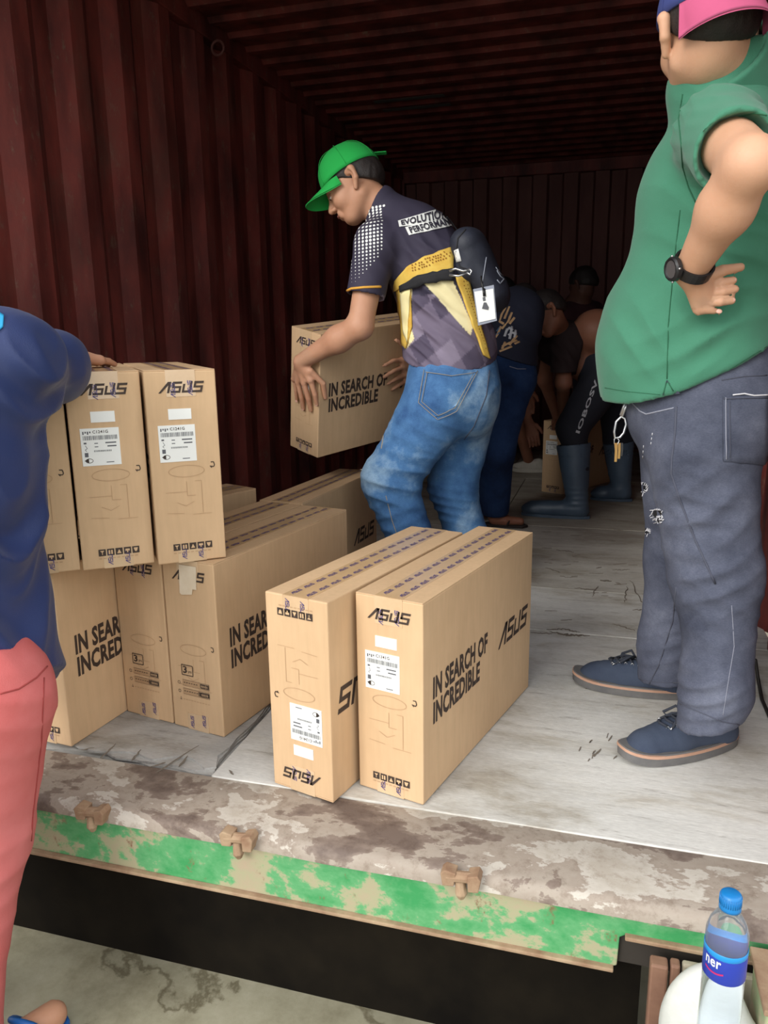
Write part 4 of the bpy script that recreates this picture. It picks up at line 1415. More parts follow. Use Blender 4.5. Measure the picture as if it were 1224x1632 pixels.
for (x, y, sx, sy) in ((1026, 777, 8, 9), (1048, 818, 8, 8), (1052, 828, 5, 6), (1030, 846, 8, 5)):
    VF = (np.array([(.5 + .5 * math.cos(a) * rr.uniform(.7, 1), .5 + .5 * math.sin(a) * rr.uniform(.7, 1)) for a in np.linspace(0, 6.28, 13)[:-1]]), [tuple(range(12))])
    patch('ripped_hole', [(x - sx, y + sy), (x + sx, y + sy), (x + sx, y - sy), (x - sx, y - sy)], jn0_b, M_black, p0, VF=VF, off=.0012, th=0)
    fb = MB()
    for k in range(16):
        a = k / 16 * 6.28; x1, y1 = x + math.cos(a) * sx * .95, y + math.sin(a) * sy * .95
        q1 = hit(jn0_b, x1, y1, .001); q2 = hit(jn0_b, x1 + rr.uniform(-5, 5), y1 + rr.uniform(-3, 5), .004)
        if q1 and q2: fb.tube([q1[0], q2[0]], .0011, 4)
    fb.build('frayed_threads', M_fray, p0)['kind'] = 'stuff'
for q in ([(1026, 710), (1024, 735)], [(1040, 690), (1037, 712)]): seam('worn_line', q, jn0_b, .0008, M_fray, p0, dash=True)
for q in ([(1084, 1130), (1120, 1145), (1150, 1158), (1178, 1163)], [(1002, 1087), (1040, 1095), (1090, 1096)]): seam('hem_seam', [(x, y - 8) for x, y in q], jn0_b, .0013, M_denim_seam, p0)
# shoes
M_canvas = mat('navy_canvas', (46, 56, 76), (66, 76, 94), .92, 9, .5, .3, 400)
M_solegrey = mat('grey_rubber', (88, 88, 90), (112, 110, 108), .7, 20)
M_tan = mat('tan_stripe', (186, 148, 126), (168, 130, 108), .7, 20)
M_lace = mat('charcoal_lace', (40, 44, 54), (54, 58, 68), .95, 90)
tn, hn_ = floor_at(986, 1228), floor_at(1176, 1196)
shoe(p0, hn_ + V3(-.01, .045, 0), tn + V3(.012, .05, 0), 0, .108, M_canvas, M_solegrey, M_tan, m_lace=M_lace)
tf, hf_ = floor_at(912, 1096), floor_at(1100, 1122)
shoe(p0, hf_ + V3(-.01, .045, 0), tf + V3(.008, .05, 0), 0, .106, M_canvas, M_solegrey, M_tan, m_lace=M_lace)
# cap worn back to front
M_capblue = mat('blue_cap_cloth', (58, 70, 130), (50, 60, 116), .9, 8); M_pink = mat('pink_brim_cloth', (188, 84, 122), (176, 76, 112), .9, 8)


def cap(T, fr, parent, m_c, m_b, s=1.0, brim_dir=1, brim_len=.075, brim_w=.085, droop=.03, tilt=.0, rim=.045, split=False, strap=None, drop=.012):
    f, l, u = fr; V = []; F = []; nu_, nv_ = 40, 12
    for j in range(nv_ + 1):
        ph = j / nv_ * math.pi / 2
        for i in range(nu_):
            a = 2 * math.pi * i / nu_
            x = -.012 + .110 * math.cos(a) * math.cos(ph) ** .85; y = .0915 * math.sin(a) * math.cos(ph) ** .85
            z = rim + (.142 - rim) * math.sin(ph) + tilt * x * (1 - .6 * math.sin(ph)) * 10 * .1
            gap = 1.0
            V.append(T(x, y, z))
    inner = [T(*( (-.012 + (.104) * math.cos(2 * math.pi * i / nu_), .0855 * math.sin(2 * math.pi * i / nu_), rim + tilt * (.104 * math.cos(2 * math.pi * i / nu_)) ))) for i in range(nu_)]
    for j in range(nv_):
        for i in range(nu_):
            i2 = (i + 1) % nu_
            F.append((j * nu_ + i, j * nu_ + i2, (j + 1) * nu_ + i2, (j + 1) * nu_ + i))
    n0 = len(V); V += inner
    for i in range(nu_): F.append((i, n0 + i, n0 + (i + 1) % nu_, (i + 1) % nu_))
    V.append(T(-.012, 0, .12)); nc_ = len(V) - 1
    for i in range(nu_): F.append((n0 + i, nc_, n0 + (i + 1) % nu_))
    mesh_obj('cap_crown', V, F, m_c, parent)
    mb = MB(); mb.tube([T(-.012, 0, .1425), T(-.012, 0, .147)], [.008, .005], 10); mb.build('cap_button', m_c, parent, smooth=True)
    mb = MB()
    for k in range(6):
        a = math.pi / 6 + k * math.pi / 3
        mb.tube([T(-.012 + .1108 * math.cos(a) * math.cos(p) ** .85, .0922 * math.sin(a) * math.cos(p) ** .85, rim + .003 + (.1425 - rim) * math.sin(p) + tilt * .11 * math.cos(a) * (1 - .6 * math.sin(p))) for p in np.linspace(0, 1.45, 9)], .0009, 5)
    mb.build('cap_seam', m_c, parent, smooth=True)
    # brim
    V = []; F = []; na, nr = 24, 8; sg = brim_dir
    for lay in (0, 1):
        for i in range(na + 1):
            t = -1 + 2 * i / na
            a = t * 1.12
            bx = .108 * math.cos(a * 1.0); by = .0895 * math.sin(a)
            for k in range(nr + 1):
                r_ = k / nr
                ln = brim_len * math.sqrt(max(0, 1 - (abs(t) ** 2.6)))
                y_ = by * (1 + .02 * r_); x_ = bx + ln * r_
                z_ = rim + .003 + tilt * bx * sg - droop * (t * t) * (.35 + .65 * r_) * 1.0 - drop * r_ - lay * .0032
                V.append(T(-.012 + sg * x_, sg * y_, z_))
    w_ = nr + 1; o_ = (na + 1) * w_
    for i in range(na):
        for k in range(nr):
            a_, b_2, c_, d_ = i * w_ + k, (i + 1) * w_ + k, (i + 1) * w_ + k + 1, i * w_ + k + 1
            F.append((a_, d_, c_, b_2)); F.append((o_ + a_, o_ + b_2, o_ + c_, o_ + d_))
    for i in range(na):
        F.append((i * w_ + nr, (i + 1) * w_ + nr, o_ + (i + 1) * w_ + nr, o_ + i * w_ + nr)); F.append((i * w_, o_ + i * w_, o_ + (i + 1) * w_, (i + 1) * w_))
    for k in range(nr):
        F.append((k, k + 1, o_ + k + 1, o_ + k)); e = na * w_; F.append((e + k, o_ + e + k, o_ + e + k + 1, e + k + 1))
    mesh_obj('cap_brim', V, F, m_b, parent)


cap(HT, HFR, p0, M_capblue, M_pink, 1.02, brim_dir=-1, brim_len=.046, droop=.006, rim=.027, tilt=.0, drop=.056)
# wrist watch
wd = nrm(wrL - elbL); wx = nrm(np.cross(wd, V3(0, -1, 0))); wy = np.cross(wd, wx)
wc = wrL - wd * .012
mb = MB(); N_ = 28
ring = [(.0355, -.011), (.0395, -.011), (.0400, 0), (.0395, .011), (.0355, .011)]
V = []; F = []
for i in range(N_):
    a = 2 * math.pi * i / N_
    for r_, z_ in ring: V.append(wc + wx * math.cos(a) * r_ + wy * math.sin(a) * r_ * .93 + wd * z_)
for i in range(N_):
    for k in range(5):
        F.append((i * 5 + k, ((i + 1) % N_) * 5 + k, ((i + 1) % N_) * 5 + (k + 1) % 5, i * 5 + (k + 1) % 5))
mesh_obj('watch_strap', V, F, M_black, p0, smooth=False)
dirw = nrm(A(1070, 420, 1.62) - wc); dirw = nrm(dirw - wd * (dirw @ wd))
wcen = wc + dirw * .040; side = np.cross(wd, dirw)
MW = Matrix((( *side, 0), (*wd, 0), (*dirw, 0), (0, 0, 0, 1))).transposed(); MW = Matrix.Translation(Vector(wcen)) @ Matrix([[side[0], wd[0], dirw[0], 0], [side[1], wd[1], dirw[1], 0], [side[2], wd[2], dirw[2], 0], [0, 0, 0, 1]])
mb = MB(); mb.lathe([(.0, -.006), (.020, -.006), (.0235, -.003), (.0235, .005), (.021, .009), (.018, .009), (.017, .006), (0, .006)], 12, M=MW)
wcase = mb.build('watch_case', M_black, p0, auto=30)
mb = MB(); mb.lathe([(.0, .0065), (.0165, .0065), (.0165, .0070), (0, .0072)], 20, M=MW); mb.build('watch_dial', M_steel, wcase)
mb = MB()
for k in range(4):
    a = .8 + k * 1.57
    mb.tube([np.array(MW @ Vector((.022 * math.cos(a), .022 * math.sin(a), .004))), np.array(MW @ Vector((.0255 * math.cos(a), .0255 * math.sin(a), .004)))], .0022, 8)
mb.build('watch_button', M_steel, wcase, smooth=True)
# keys on a carabiner hanging at the belt
kr = empty('key_ring', A(990, 700, 1.92), 'steel carabiner with brass keys hanging at the front of the grey jeans', 'keys')
def loop(name, pts, r, m, Y=1.90, cl=True):
    mb = MB(); mb.tube([A(x, y, Y) for x, y in pts], r, 8, closed=cl); return mb.build(name, m, kr, smooth=True)
loop('strap_clip', [(1004, 634), (997, 650), (991, 664)], .0042, M_steel, cl=False)
loop('strap_clip', [(999, 634), (994, 648), (989, 662)], .0030, M_steel, cl=False)
loop('carabiner', [(990, 664), (996, 667), (998, 676), (994, 690), (988, 697), (980, 698), (979, 688), (982, 672)], .0030, M_steel)
loop('split_ring', [(983, 697), (987, 702), (984, 709), (979, 707), (979, 700)], .0014, M_steel)
M_brass = mat('brass', (176, 140, 84), (150, 116, 70), .35, 20, metal=.8)
for dx, mm in ((0, M_brass), (5, M_brass), (9, M_black)):
    mb = MB()
    pts = [(979 + dx, 706), (984 + dx, 706), (984 + dx, 718), (983 + dx, 736 - dx), (979 + dx, 736 - dx), (980 + dx, 718)]
    P_ = [A(x, y, 1.895 + dx * .001) for x, y in pts]; n = len(P_)
    mb.add(P_ + [p + V3(0, .002, 0) for p in P_], [tuple(range(n)), tuple(range(2 * n - 1, n - 1, -1))] + [(i, n + i, n + (i + 1) % n, (i + 1) % n) for i in range(n)])
    mb.build('key', mm, kr)

# ------------------------------------------------------------ worker in the green cap
M_capgreen = mat('bright_green_cap_cloth', (28, 170, 76), (24, 156, 66), .9, 7)
M_shirt2 = attr_mat('printed_jersey', .75, .06, 500, .10, spec=.3)
M_denimB = denim('washed_blue_denim', (84, 128, 176), (152, 184, 212), (48, 82, 130), .75)
M_stitchP = mat('sand_thread', (170, 160, 140), (150, 140, 122), .9)
p2 = empty('person', (-.6, 2.75, 0), 'worker in bright green cap and patterned jersey carrying a carton', 'person')
nk2 = A(620, 340, 2.72); s2L = A(598, 388, 2.62); s2R = A(655, 372, 2.86); e2L = A(574, 520, 2.56); w2L = A(493, 578, 2.70)
hc2 = A(563, 297, 2.70); hf2 = nrm(-RT * .80 - UP * .50 + FW * .10)
up2 = nrm(-RT * .42 + UP * .9)
HP2, HT2, HFR2 = head_prims(hc2, hf2, up2, 1.0)
pel2 = A(722, 610, 2.76); h2L = A(702, 640, 2.66); k2L = A(620, 765, 2.60); a2L = floor_at(668, 985) + V3(0, 0, .09); h2R = A(742, 645, 2.86); k2R = A(722, 775, 2.84); a2R = floor_at(745, 950) + V3(0, 0, .09)
# box corner edge the left hand grips
BXO = V3(-1.188, 2.772, .591)
BXM = np.array(Matrix.Rotation(-.516, 3, 'Z') @ Matrix.Rotation(.095, 3, 'X') @ Matrix.Rotation(.203, 3, 'Y'))


def on_carton(x, y, face, off):
    """point on the carried carton's end (0) or side (1) face, lifted by off"""
    n_ = -BXM[:, 1] if face == 0 else BXM[:, 0]
    o_ = BXO if face == 0 else BXO + BXM[:, 0] * .164
    d = ray(x, y); t = ((o_ - CAMP) @ n_) / (d @ n_)
    return CAMP + d * t + n_ * off


kn2 = [on_carton(505, 604, 0, .030), on_carton(496, 608, 0, .034), on_carton(486, 607, 0, .032), on_carton(478, 602, 0, .026)]
md2 = [on_carton(508, 628, 0, .018), on_carton(498, 634, 0, .020), on_carton(487, 632, 0, .020), on_carton(478, 621, 0, .018)]
tp2 = [on_carton(508, 644, 0, .009), on_carton(498, 653, 0, .009), on_carton(486, 651, 0, .009), on_carton(476, 638, 0, .009)]
th2 = [on_carton(505, 590, 0, .030), on_carton(511, 610, 1, .014), on_carton(516, 633, 1, .009)]
w2L = on_carton(494, 574, 0, .042)
e2R = A(690, 500, 3.0)
kn3 = [on_carton(634, 572, 1, .022), on_carton(636, 583, 1, .022), on_carton(639, 595, 1, .022), on_carton(642, 605, 1, .020)]
md3 = [on_carton(621, 573, 1, .020), on_carton(621, 589, 1, .022), on_carton(625, 602, 1, .020), on_carton(630, 612, 1, .018)]
tp3 = [on_carton(609, 582, 1, .010), on_carton(609, 600, 1, .010), on_carton(615, 611, 1, .010), on_carton(622, 620, 1, .010)]
th3 = [on_carton(646, 556, 1, .024), on_carton(637, 547, 1, .018), on_carton(628, 541, 1, .010)]
w2R = on_carton(660, 582, 1, .035)
body2 = HP2 + [cone(hc2 - hf2 * .03 - up2 * .05, nk2, .054, .052, .03), cone(s2L, s2R, .065, None, .05), cone(nk2, A(690, 450, 2.76), .055, .115, .05), cone(A(690, 450, 2.76), pel2, .125, .13, .05),
               cone(s2L, e2L, .052, .043, .03), cone(e2L, e2L * .65 + w2L * .35, .044, .043, .02), cone(e2L * .65 + w2L * .35, w2L, .042, .027, .03),
               cone(s2R, e2R, .05, .042, .03), cone(e2R, w2R, .042, .027, .03),
               cone(h2L, k2L, .085, .055, .04), cone(k2L, a2L, .055, .04, .03), cone(h2R, k2R, .085, .055, .04), cone(k2R, a2R, .055, .04, .03)]
body2 += hand_prims(w2L, kn2, md2, tp2, th2, .0092, .026) + hand_prims(w2R, kn3, md3, tp3, th3, .0092, .026)
body_mesh('body', body2, M_skinB, p2, .008, [(hc2 + V3(-.01, 0, -.01), (.15, .13, .155), .0033), ((kn2[1] + w2L) / 2 + V3(.01, .01, -.04), (.085, .07, .125), .0028), ((kn3[1] + w2R) / 2 + V3(-.02, 0, -.01), (.095, .06, .11), .003)])
nails(p2, md2, tp2, V3(0, -1, -.2), .0075)
face_parts(HT2, HFR2, p2)
hair_mesh(HT2, HFR2, p2)
cap(HT2, HFR2, p2, M_capgreen, M_capgreen, 1.0, brim_dir=1, brim_len=.080, droop=.030, rim=.036, tilt=.05)
mb = MB()
mb.add([HT2(-.120, -.012, .050), HT2(-.120, .012, .050), HT2(-.155, .012, .030), HT2(-.155, -.012, .030), HT2(-.119, -.012, .053), HT2(-.119, .012, .053), HT2(-.154, .012, .033), HT2(-.154, -.012, .033)],
       [(0, 1, 2, 3), (4, 7, 6, 5), (0, 4, 5, 1), (1, 5, 6, 2), (2, 6, 7, 3), (3, 7, 4, 0)])
mb.build('cap_strap', M_capgreen, p2)


# dye pattern of the jersey, laid out on the wearer's left flank (u across, z up)
def uz(P): return np.stack([P[:, 0] * math.cos(.28) + P[:, 1] * math.sin(.28), P[:, 2]], 1)
def pxz(x, y, Y=2.62):
    q = A(x, y, Y); return (q[0] * math.cos(.28) + q[1] * math.sin(.28), q[2])


def inpoly(Q, poly):
    x, y = Q[:, 0], Q[:, 1]; c = np.zeros(len(Q), bool); j = len(poly) - 1
    for i in range(len(poly)):
        xi, yi = poly[i]; xj, yj = poly[j]
        c ^= ((yi > y) != (yj > y)) & (x < (xj - xi) * (y - yi) / ((yj - yi) + 1e-12) + xi); j = i
    return c


def jersey(V):
    Q = uz(V); C = np.tile(np.array(lin((58, 54, 72))[:3]), (len(V), 1))
    low = V[:, 2] < pxz(700, 470)[1]
    C[low] = lin((112, 102, 122))[:3]
    tri = np.floor(Q[:, 0] / .075 + Q[:, 1] / .14).astype(int) + 2 * np.floor(Q[:, 0] / .11 - Q[:, 1] / .09).astype(int)
    C[low & (tri % 3 == 0)] = lin((84, 76, 96))[:3]; C[low & (tri % 5 == 1)] = lin((134, 124, 144))[:3]
    C[inpoly(Q, [pxz(676, 452), pxz(722, 447), pxz(756, 520), pxz(750, 535)])] = lin((240, 228, 180))[:3]
    C[inpoly(Q, [pxz(632, 462), pxz(656, 460), pxz(655, 520), pxz(660, 540), pxz(648, 556), pxz(636, 510)])] = lin((244, 230, 176))[:3]
    return C


M_y = mat('yellow_mesh_cloth', (226, 196, 96), (206, 160, 60), .85, 20); M_cream = mat('cream_cloth', (240, 230, 180), (230, 214, 150), .85, 20)
se = s2L * .36 + e2L * .64; sd_ = nrm(e2L - s2L)
sh2 = [cone(s2L + V3(.01, .01, 0), s2R, .078, None, .05), cone(nk2 + (hc2 - nk2) * .25, A(665, 395, 2.75), .070, .125, .05, cut=(nk2 + (hc2 - nk2) * .36, (hc2 - nk2) + V3(-.03, 0, 0))), cone(A(660, 390, 2.74), A(697, 450, 2.76), .125, .138, .06),
       cone(A(697, 450, 2.76), A(718, 560, 2.76), .142, .158, .06), cone(A(716, 550, 2.76), A(722, 625, 2.76), .158, .166, .04),
       cone(s2L, se, .070, .066, .03, cut=(se, sd_)), cone(s2R, s2R * .5 + e2R * .5, .07, .066, .03, cut=(s2R * .5 + e2R * .5, e2R - s2R))]
sh2.append(sub(cone(se - sd_ * .004, se + sd_ * .08, .058, .058, .003)))
hA, hB = A(640, 580, 2.65), A(795, 578, 2.72); hC = A(700, 592, 2.60)
hn2 = np.cross(hB - hA, hC - hA); hn2 = nrm(hn2) * (-1 if hn2[2] > 0 else 1)
f2 = [(A(640, 420, 2.62), V3(.8, 0, .5), .05, .007, .08), (A(680, 500, 2.6), V3(.75, 0, .65), .045, .008, .08), (A(740, 540, 2.62), V3(.5, 0, .85), .05, .006, .07), (A(700, 400, 2.62), V3(.5, 0, .8), .05, .005, .07),
      (A(670, 560, 2.6), V3(.6, 0, .75), .03, .005, .05), (A(585, 430, 2.52), V3(.2, 0, 1), .035, .0025, .04)]
jer, jer_b = cloth('jersey', sh2, M_shirt2, p2, .0052, [(hC, hn2)], .0035, (8, 8, 6), f2, 8.0, colf=jersey)
# sleeve print: white dot grid, yellow cuff stripe
dm = MB(); rr = random.Random(5)
for j in range(22):
    for i in range(11):
        x = 549 + i * 5.9 + (j - 6) * .9 * (0 if j > 6 else -1) + (2.9 if j % 2 else 0) * 0; y = 334 + j * 5.6 - i * 1.0
        dens = 1.0
        if j < 5: x = 549 + i * 5.9 + (5 - j) * 5.5
        if x > 606 + (6 if j < 14 else 0): continue
        rad = 2.35 * (1 - max(0, j - 10) / 14.0) * (1 - .35 * max(0, (i - 7)) / 4)
        if j > 15 and i > 20 - j + 4: continue
        if rad < .5: continue
        ctr = hit(jer_b, x, y, .0010)
        if ctr is None: continue
        c_, n_v = ctr
        if abs(c_[1] - 2.55) > .25: continue
        t1 = nrm(np.cross(n_v, V3(0, 0, 1))); t2 = np.cross(n_v, t1); r_ = rad * 2.55 / FPX
        dm.add([c_ + (t1 * math.cos(a) + t2 * math.sin(a)) * r_ for a in np.linspace(0, 6.28, 8)[:-1]], [tuple(range(7))])
dm.build('dot_print', M_lab, p2)['kind'] = 'stuff'
seam('cuff_stripe', [(547, 466), (560, 460), (580, 458), (607, 457)], jer_b, .0042, mat('amber_stripe', (224, 168, 70), (214, 156, 60), .8), p2, n=8)
# printed lettering on the back
def slab(x0, y0, x1, y1): return (np.array([(x0 + (x1 - x0) * i / 20, y0 + (y1 - y0) * j / 5) for j in range(6) for i in range(21)]), [(j * 21 + i, j * 21 + i + 1, j * 21 + i + 22, j * 21 + i + 21) for j in range(5) for i in range(20)])
ql = [(636, 362), (716, 352), (713, 328), (634, 352)]
ql2 = [(652, 375), (735, 357), (728, 341), (645, 362)]
patch('print_panel', ql, jer_b, M_lab, p2, VF=slab(0, 0, 1, .95), off=.0030, th=0); patch('print_panel', ql2, jer_b, M_lab, p2, VF=slab(0, 0, 1, .95), off=.0032, th=0)
M_letdk = mat('dark_letter_print', (48, 44, 60), None, .8)
def inset(q, m=.07):
    c = np.mean(np.array(q, float), 0); return [tuple(c + (np.array(p) - c) * (1 - m)) for p in q]
tv, tf_ = text2d('EVOLUTION', .035); patch('lettering', inset(ql, .10), jer_b, M_letdk, p2, VF=(tv * [1, .8] + [0, .08], tf_), off=.0055, th=0)
tv, tf_ = text2d('PERFORMANCE', .035); patch('lettering', inset(ql2, .10), jer_b, M_letdk, p2, VF=(tv * [1, .8] + [0, .08], tf_), off=.0058, th=0)
# yellow cloth wound round the waist, black strap over it
def band(name, top, bot, m, off, th=.004, n=10, nv=5):
    V2 = []; F = []
    T_ = []
    for j in range(nv + 1):
        for i in range(n + 1):
            u = i / n * (len(top) - 1); k = min(int(u), len(top) - 2); fu = u - k
            a = np.array(top[k]) * (1 - fu) + np.array(top[k + 1]) * fu; b = np.array(bot[k]) * (1 - fu) + np.array(bot[k + 1]) * fu
            T_.append(a * (1 - j / nv) + b * j / nv)
    F = [(j * (n + 1) + i, (j + 1) * (n + 1) + i, (j + 1) * (n + 1) + i + 1, j * (n + 1) + i + 1) for j in range(nv) for i in range(n)]
    V = []; N = []; last = None; miss = 0
    for p in T_:
        q = near(jer_b, *p, off); V.append(q[0]); N.append(q[1])
    nV = len(V); V += [v - n_ * th for v, n_ in zip(V[:nV], N)]
    Fs = list(F) + [tuple(i + nV for i in reversed(f)) for f in F]; ed = set()
    for f in F:
        for i in range(4): ed.add((f[i], f[(i + 1) % 4]))
    for a, b in list(ed):
        if (b, a) not in ed: Fs.append((b, a, a + nV, b + nV))
    o = mesh_obj(name, V, Fs, m, p2)
    return o
band('waist_cloth', [(631, 447), (650, 425), (680, 408), (720, 395)], [(631, 464), (655, 452), (690, 440), (722, 432)], M_y, .011, .008, 16, 6)
band('waist_cloth', [(633, 462), (645, 458), (655, 458)], [(641, 548), (648, 556), (658, 520)], M_y, .006, .004, 6, 12)
band('waist_cloth', [(640, 464), (656, 460)], [(646, 530), (652, 545)], M_cream, .010, .003, 6, 12)
band('strap', [(640, 455), (665, 440), (700, 432), (722, 430)], [(642, 465), (668, 456), (700, 449), (722, 447)], M_blackcloth, .016, .004, 14, 3)
band('strap', [(726, 330), (733, 345)], [(722, 345), (728, 372)], M_blackcloth, .010, .004, 4, 6)
band('waist_cloth', [(724, 440), (742, 440)], [(768, 566), (778, 572)], M_y, .012, .008, 6, 18)
pm = MB()
for k in range(22):
    for dx in (0, 5):
        t = k / 22; x = 736 + 36 * t + dx * .8; y = 450 + 110 * t
        q = hit(jer_b, x, y, .0128)
        if q:
            t1 = nrm(np.cross(q[1], V3(0, 0, 1))); t2 = np.cross(q[1], t1)
            pm.add([q[0] + (t1 * math.cos(a) + t2 * math.sin(a)) * .0022 for a in np.linspace(0, 6.28, 7)[:-1]], [tuple(range(6))])
for k in range(40):
    x = 660 + (k % 14) * 4.2; y = 432 - (k % 14) * 1.6 - (k // 14) * 5
    q = hit(jer_b, x, y, .0128)
    if q:
        t1 = nrm(np.cross(q[1], V3(0, 0, 1))); t2 = np.cross(q[1], t1)
        pm.add([q[0] + (t1 * math.cos(a) + t2 * math.sin(a)) * .0028 for a in np.linspace(0, 6.28, 7)[:-1]], [tuple(range(6))])
pm.build('mesh_holes', mat('amber_hole', (150, 100, 36), None, .9), p2)['kind'] = 'stuff'
# jeans
j2 = [ell(pel2 + V3(0, 0, .02), (.155, .16, .15), .04), cone(pel2 + V3(0, 0, .1), pel2, .14, .155, .04), ell(A(750, 640, 2.74), (.10, .13, .13), .04),
      cone(h2L, k2L, .128, .096, .05), cone(k2L, a2L + V3(0, 0, .12), .094, .080, .04), cone(a2L + V3(0, 0, .14), a2L, .08, .075, .03, cut=(a2L + V3(0, 0, -.03), V3(0, 0, -1))),
      cone(h2R, k2R, .122, .090, .05), cone(k2R, a2R + V3(0, 0, .12), .088, .078, .04), cone(a2R + V3(0, 0, .14), a2R, .078, .075, .03, cut=(a2R + V3(0, 0, -.03), V3(0, 0, -1)))]
f3 = [(A(640, 775, 2.55), V3(.3, 0, 1), .05, .010, .10), (A(700, 700, 2.58), V3(.45, 0, .9), .06, .007, .08), (A(635, 830, 2.58), V3(-.4, 0, .9), .045, .006, .07), (A(620, 680, 2.6), V3(.8, 0, .6), .05, .003, .07),
      (A(710, 800, 2.8), V3(.2, 0, 1), .04, .007, .08), (A(760, 620, 2.7), V3(-.8, 0, .5), .05, .004, .06)]
jn2, jn2_b = cloth('jeans', j2, M_denimB, p2, .0062, [(pel2 + V3(0, 0, .13), V3(0, 0, 1))], .0035, (7, 7, 5), f3, 12.0)
patch('back_pocket', [(668, 642), (742, 648), (760, 590), (676, 588)], jn2_b, M_denimB, p2, VF=(np.array([(0, 0), (.38, -.38), (.78, 0.0), (1, 1), (.75, 1), (.5, 1), (.25, 1), (0, 1)]), [tuple(range(8))]), off=.004, th=.003)
for q in ([(677, 590), (668, 642), (697, 669), (727, 655), (760, 592)], [(679, 594), (719, 600), (757, 594)], [(682, 594), (673, 640), (698, 662), (724, 650), (753, 598)]): seam('stitching', q, jn2_b, .0011, M_stitchP, p2, off=.005)
seam('seam', [(648, 590), (632, 640), (612, 690), (608, 715)], jn2_b, .0022, M_stitchP, p2); seam('seam', [(615, 790), (625, 830), (632, 850)], jn2_b, .0014, M_stitchP, p2)
seam('seam', [(780, 590), (775, 630), (755, 680), (740, 700)], jn2_b, .0018, M_denim_seam, p2)
for a_, sgn in ((a2L, 0), (a2R, 0)): shoe(p2, a_ + V3(.06, -.0, 0), a_ + V3(-.20, .03, 0), 0, .10, M_canvas, M_solegrey, M_tan, lace=False)
# sling bag on his back
M_bag = mat('navy_bag_nylon', (44, 48, 62), (34, 38, 50), .6, 20, .5, .2, 200); M_bagprint = mat('pale_bag_print', (150, 156, 170), None, .6)
bagc = A(765, 420, 2.74)
bg = empty('sling_bag', bagc, 'dark navy sling bag on the back of the worker in the green cap', 'bag')
ax_ = nrm(A(800, 480, 2.74) - A(740, 370, 2.74)); Vb, Fb = sdf_mesh([cone(A(748, 392, 2.70), A(785, 470, 2.74), .058, .062, .03, V3(0, 1, 0), 1.5), cone(A(738, 385, 2.66), A(742, 430, 2.66), .040, .036, .02)], .005)
Vb = wrinkle(Vb, Fb, .003, (12, 12, 12), [(A(770, 430, 2.7), V3(.6, 0, .7), .05, .003, .06)])
mesh_obj('bag_body', Vb, Fb, M_bag, bg); bag_b = BVHTree.FromPolygons([Vector(v) for v in Vb], [tuple(map(int, f)) for f in Fb])
seam('zip', [(742, 366), (730, 380), (727, 405), (733, 425), (745, 430)], bag_b, .0028, M_steel if False else M_blackcloth, bg); seam('zip', [(775, 410), (772, 430), (768, 455)], bag_b, .0018, M_bagprint, bg)
seam('print', [(800, 428), (792, 432), (797, 440), (803, 445), (797, 452), (792, 446)], bag_b, .0022, M_bagprint, bg, n=3); seam('print', [(790, 426), (797, 436), (804, 440)], bag_b, .0016, M_bagprint, bg, n=3)
patch('tag', [(728, 418), (736, 416), (731, 396), (724, 399)], bag_b, M_lab, bg, 3, 3, .003, .001)
mb = MB(); 
for pts in ([(716, 432), (726, 428), (738, 432), (748, 430)], [(716, 438), (730, 440), (744, 436)], [(747, 428), (752, 432), (749, 438), (744, 434)]):
    mb.tube([A(x, y, 2.565) for x, y in pts], .0035, 7)
mb.build('buckle', M_steel, bg, smooth=True)
# badge
bd = empty('identity_badge', A(772, 486, 2.56), 'white identity badge in clear sleeve hanging from the sling bag', 'badge')
def card(name, q, Y, th, m, par):
    P_ = [A(x, y, Y) for x, y in q]; n = len(P_); mb = MB()
    mb.add(P_ + [p + V3(0, th, 0) for p in P_], [tuple(range(n)), tuple(range(2 * n - 1, n - 1, -1))] + [(i, n + i, n + (i + 1) % n, (i + 1) % n) for i in range(n)]); return mb.build(name, m, par)
card('sleeve', [(754, 461), (787, 454), (792, 511), (762, 519)], 2.556, .003, mat('badge_sleeve', (150, 156, 172), None, .2), bd)
card('card', [(756, 465), (786, 460), (790, 508), (763, 514)], 2.553, .001, M_lab, bd)
card('card_print', [(768, 492), (771, 482), (775, 482), (779, 490), (778, 494)], 2.551, .0005, M_grey, bd); card('card_print', [(770, 480), (769, 474), (773, 473), (774, 479)], 2.551, .0005, M_grey, bd)
mb = MB(); mb.tube([A(767, 440, 2.57), A(768, 452, 2.56), A(771, 463, 2.552)], .003, 7); mb.tube([A(771, 460, 2.552), A(772, 472, 2.550)], .005, 7); mb.build('clip', M_black, bd, smooth=True)

# ------------------------------------------------------------ man in navy at the left edge
M_navy = mat('navy_sports_cloth', (36, 52, 100), (28, 42, 84), .5, 5, .5, .12, 400, spec=.4, sheen=.1)
M_turq = mat('turquoise_collar', (40, 160, 214), None, .7)
M_coral = mat('coral_red_twill', (184, 88, 86), (204, 122, 122), .9, 5, .6, .2, 400, spec=.2)
M_coral_dk = mat('coral_seam', (160, 66, 64), None, .9)
p1 = empty('person', (-1.2, 1.1, GZ), 'man in navy long sleeved shirt and coral trousers leaning on cartons at left', 'person')
c1 = A(-84, 620, 1.20); w1 = A(-78, 980, 1.14); s1R = A(14, 582, 1.24); s1L = A(-165, 600, 1.20)
e1R = A(80, 584, 1.44); wr1 = A(112, 566, 1.66); nk1 = A(-90, 535, 1.24); hc1 = A(-135, 430, 1.30)
P1h, T1, FR1 = head_prims(hc1, V3(.1, 1, -.35), V3(0, .2, 1), 1.0)
hp1R = V3(-1.125, 1.09, .34); hp1L = V3(-1.27, 1.08, .36)
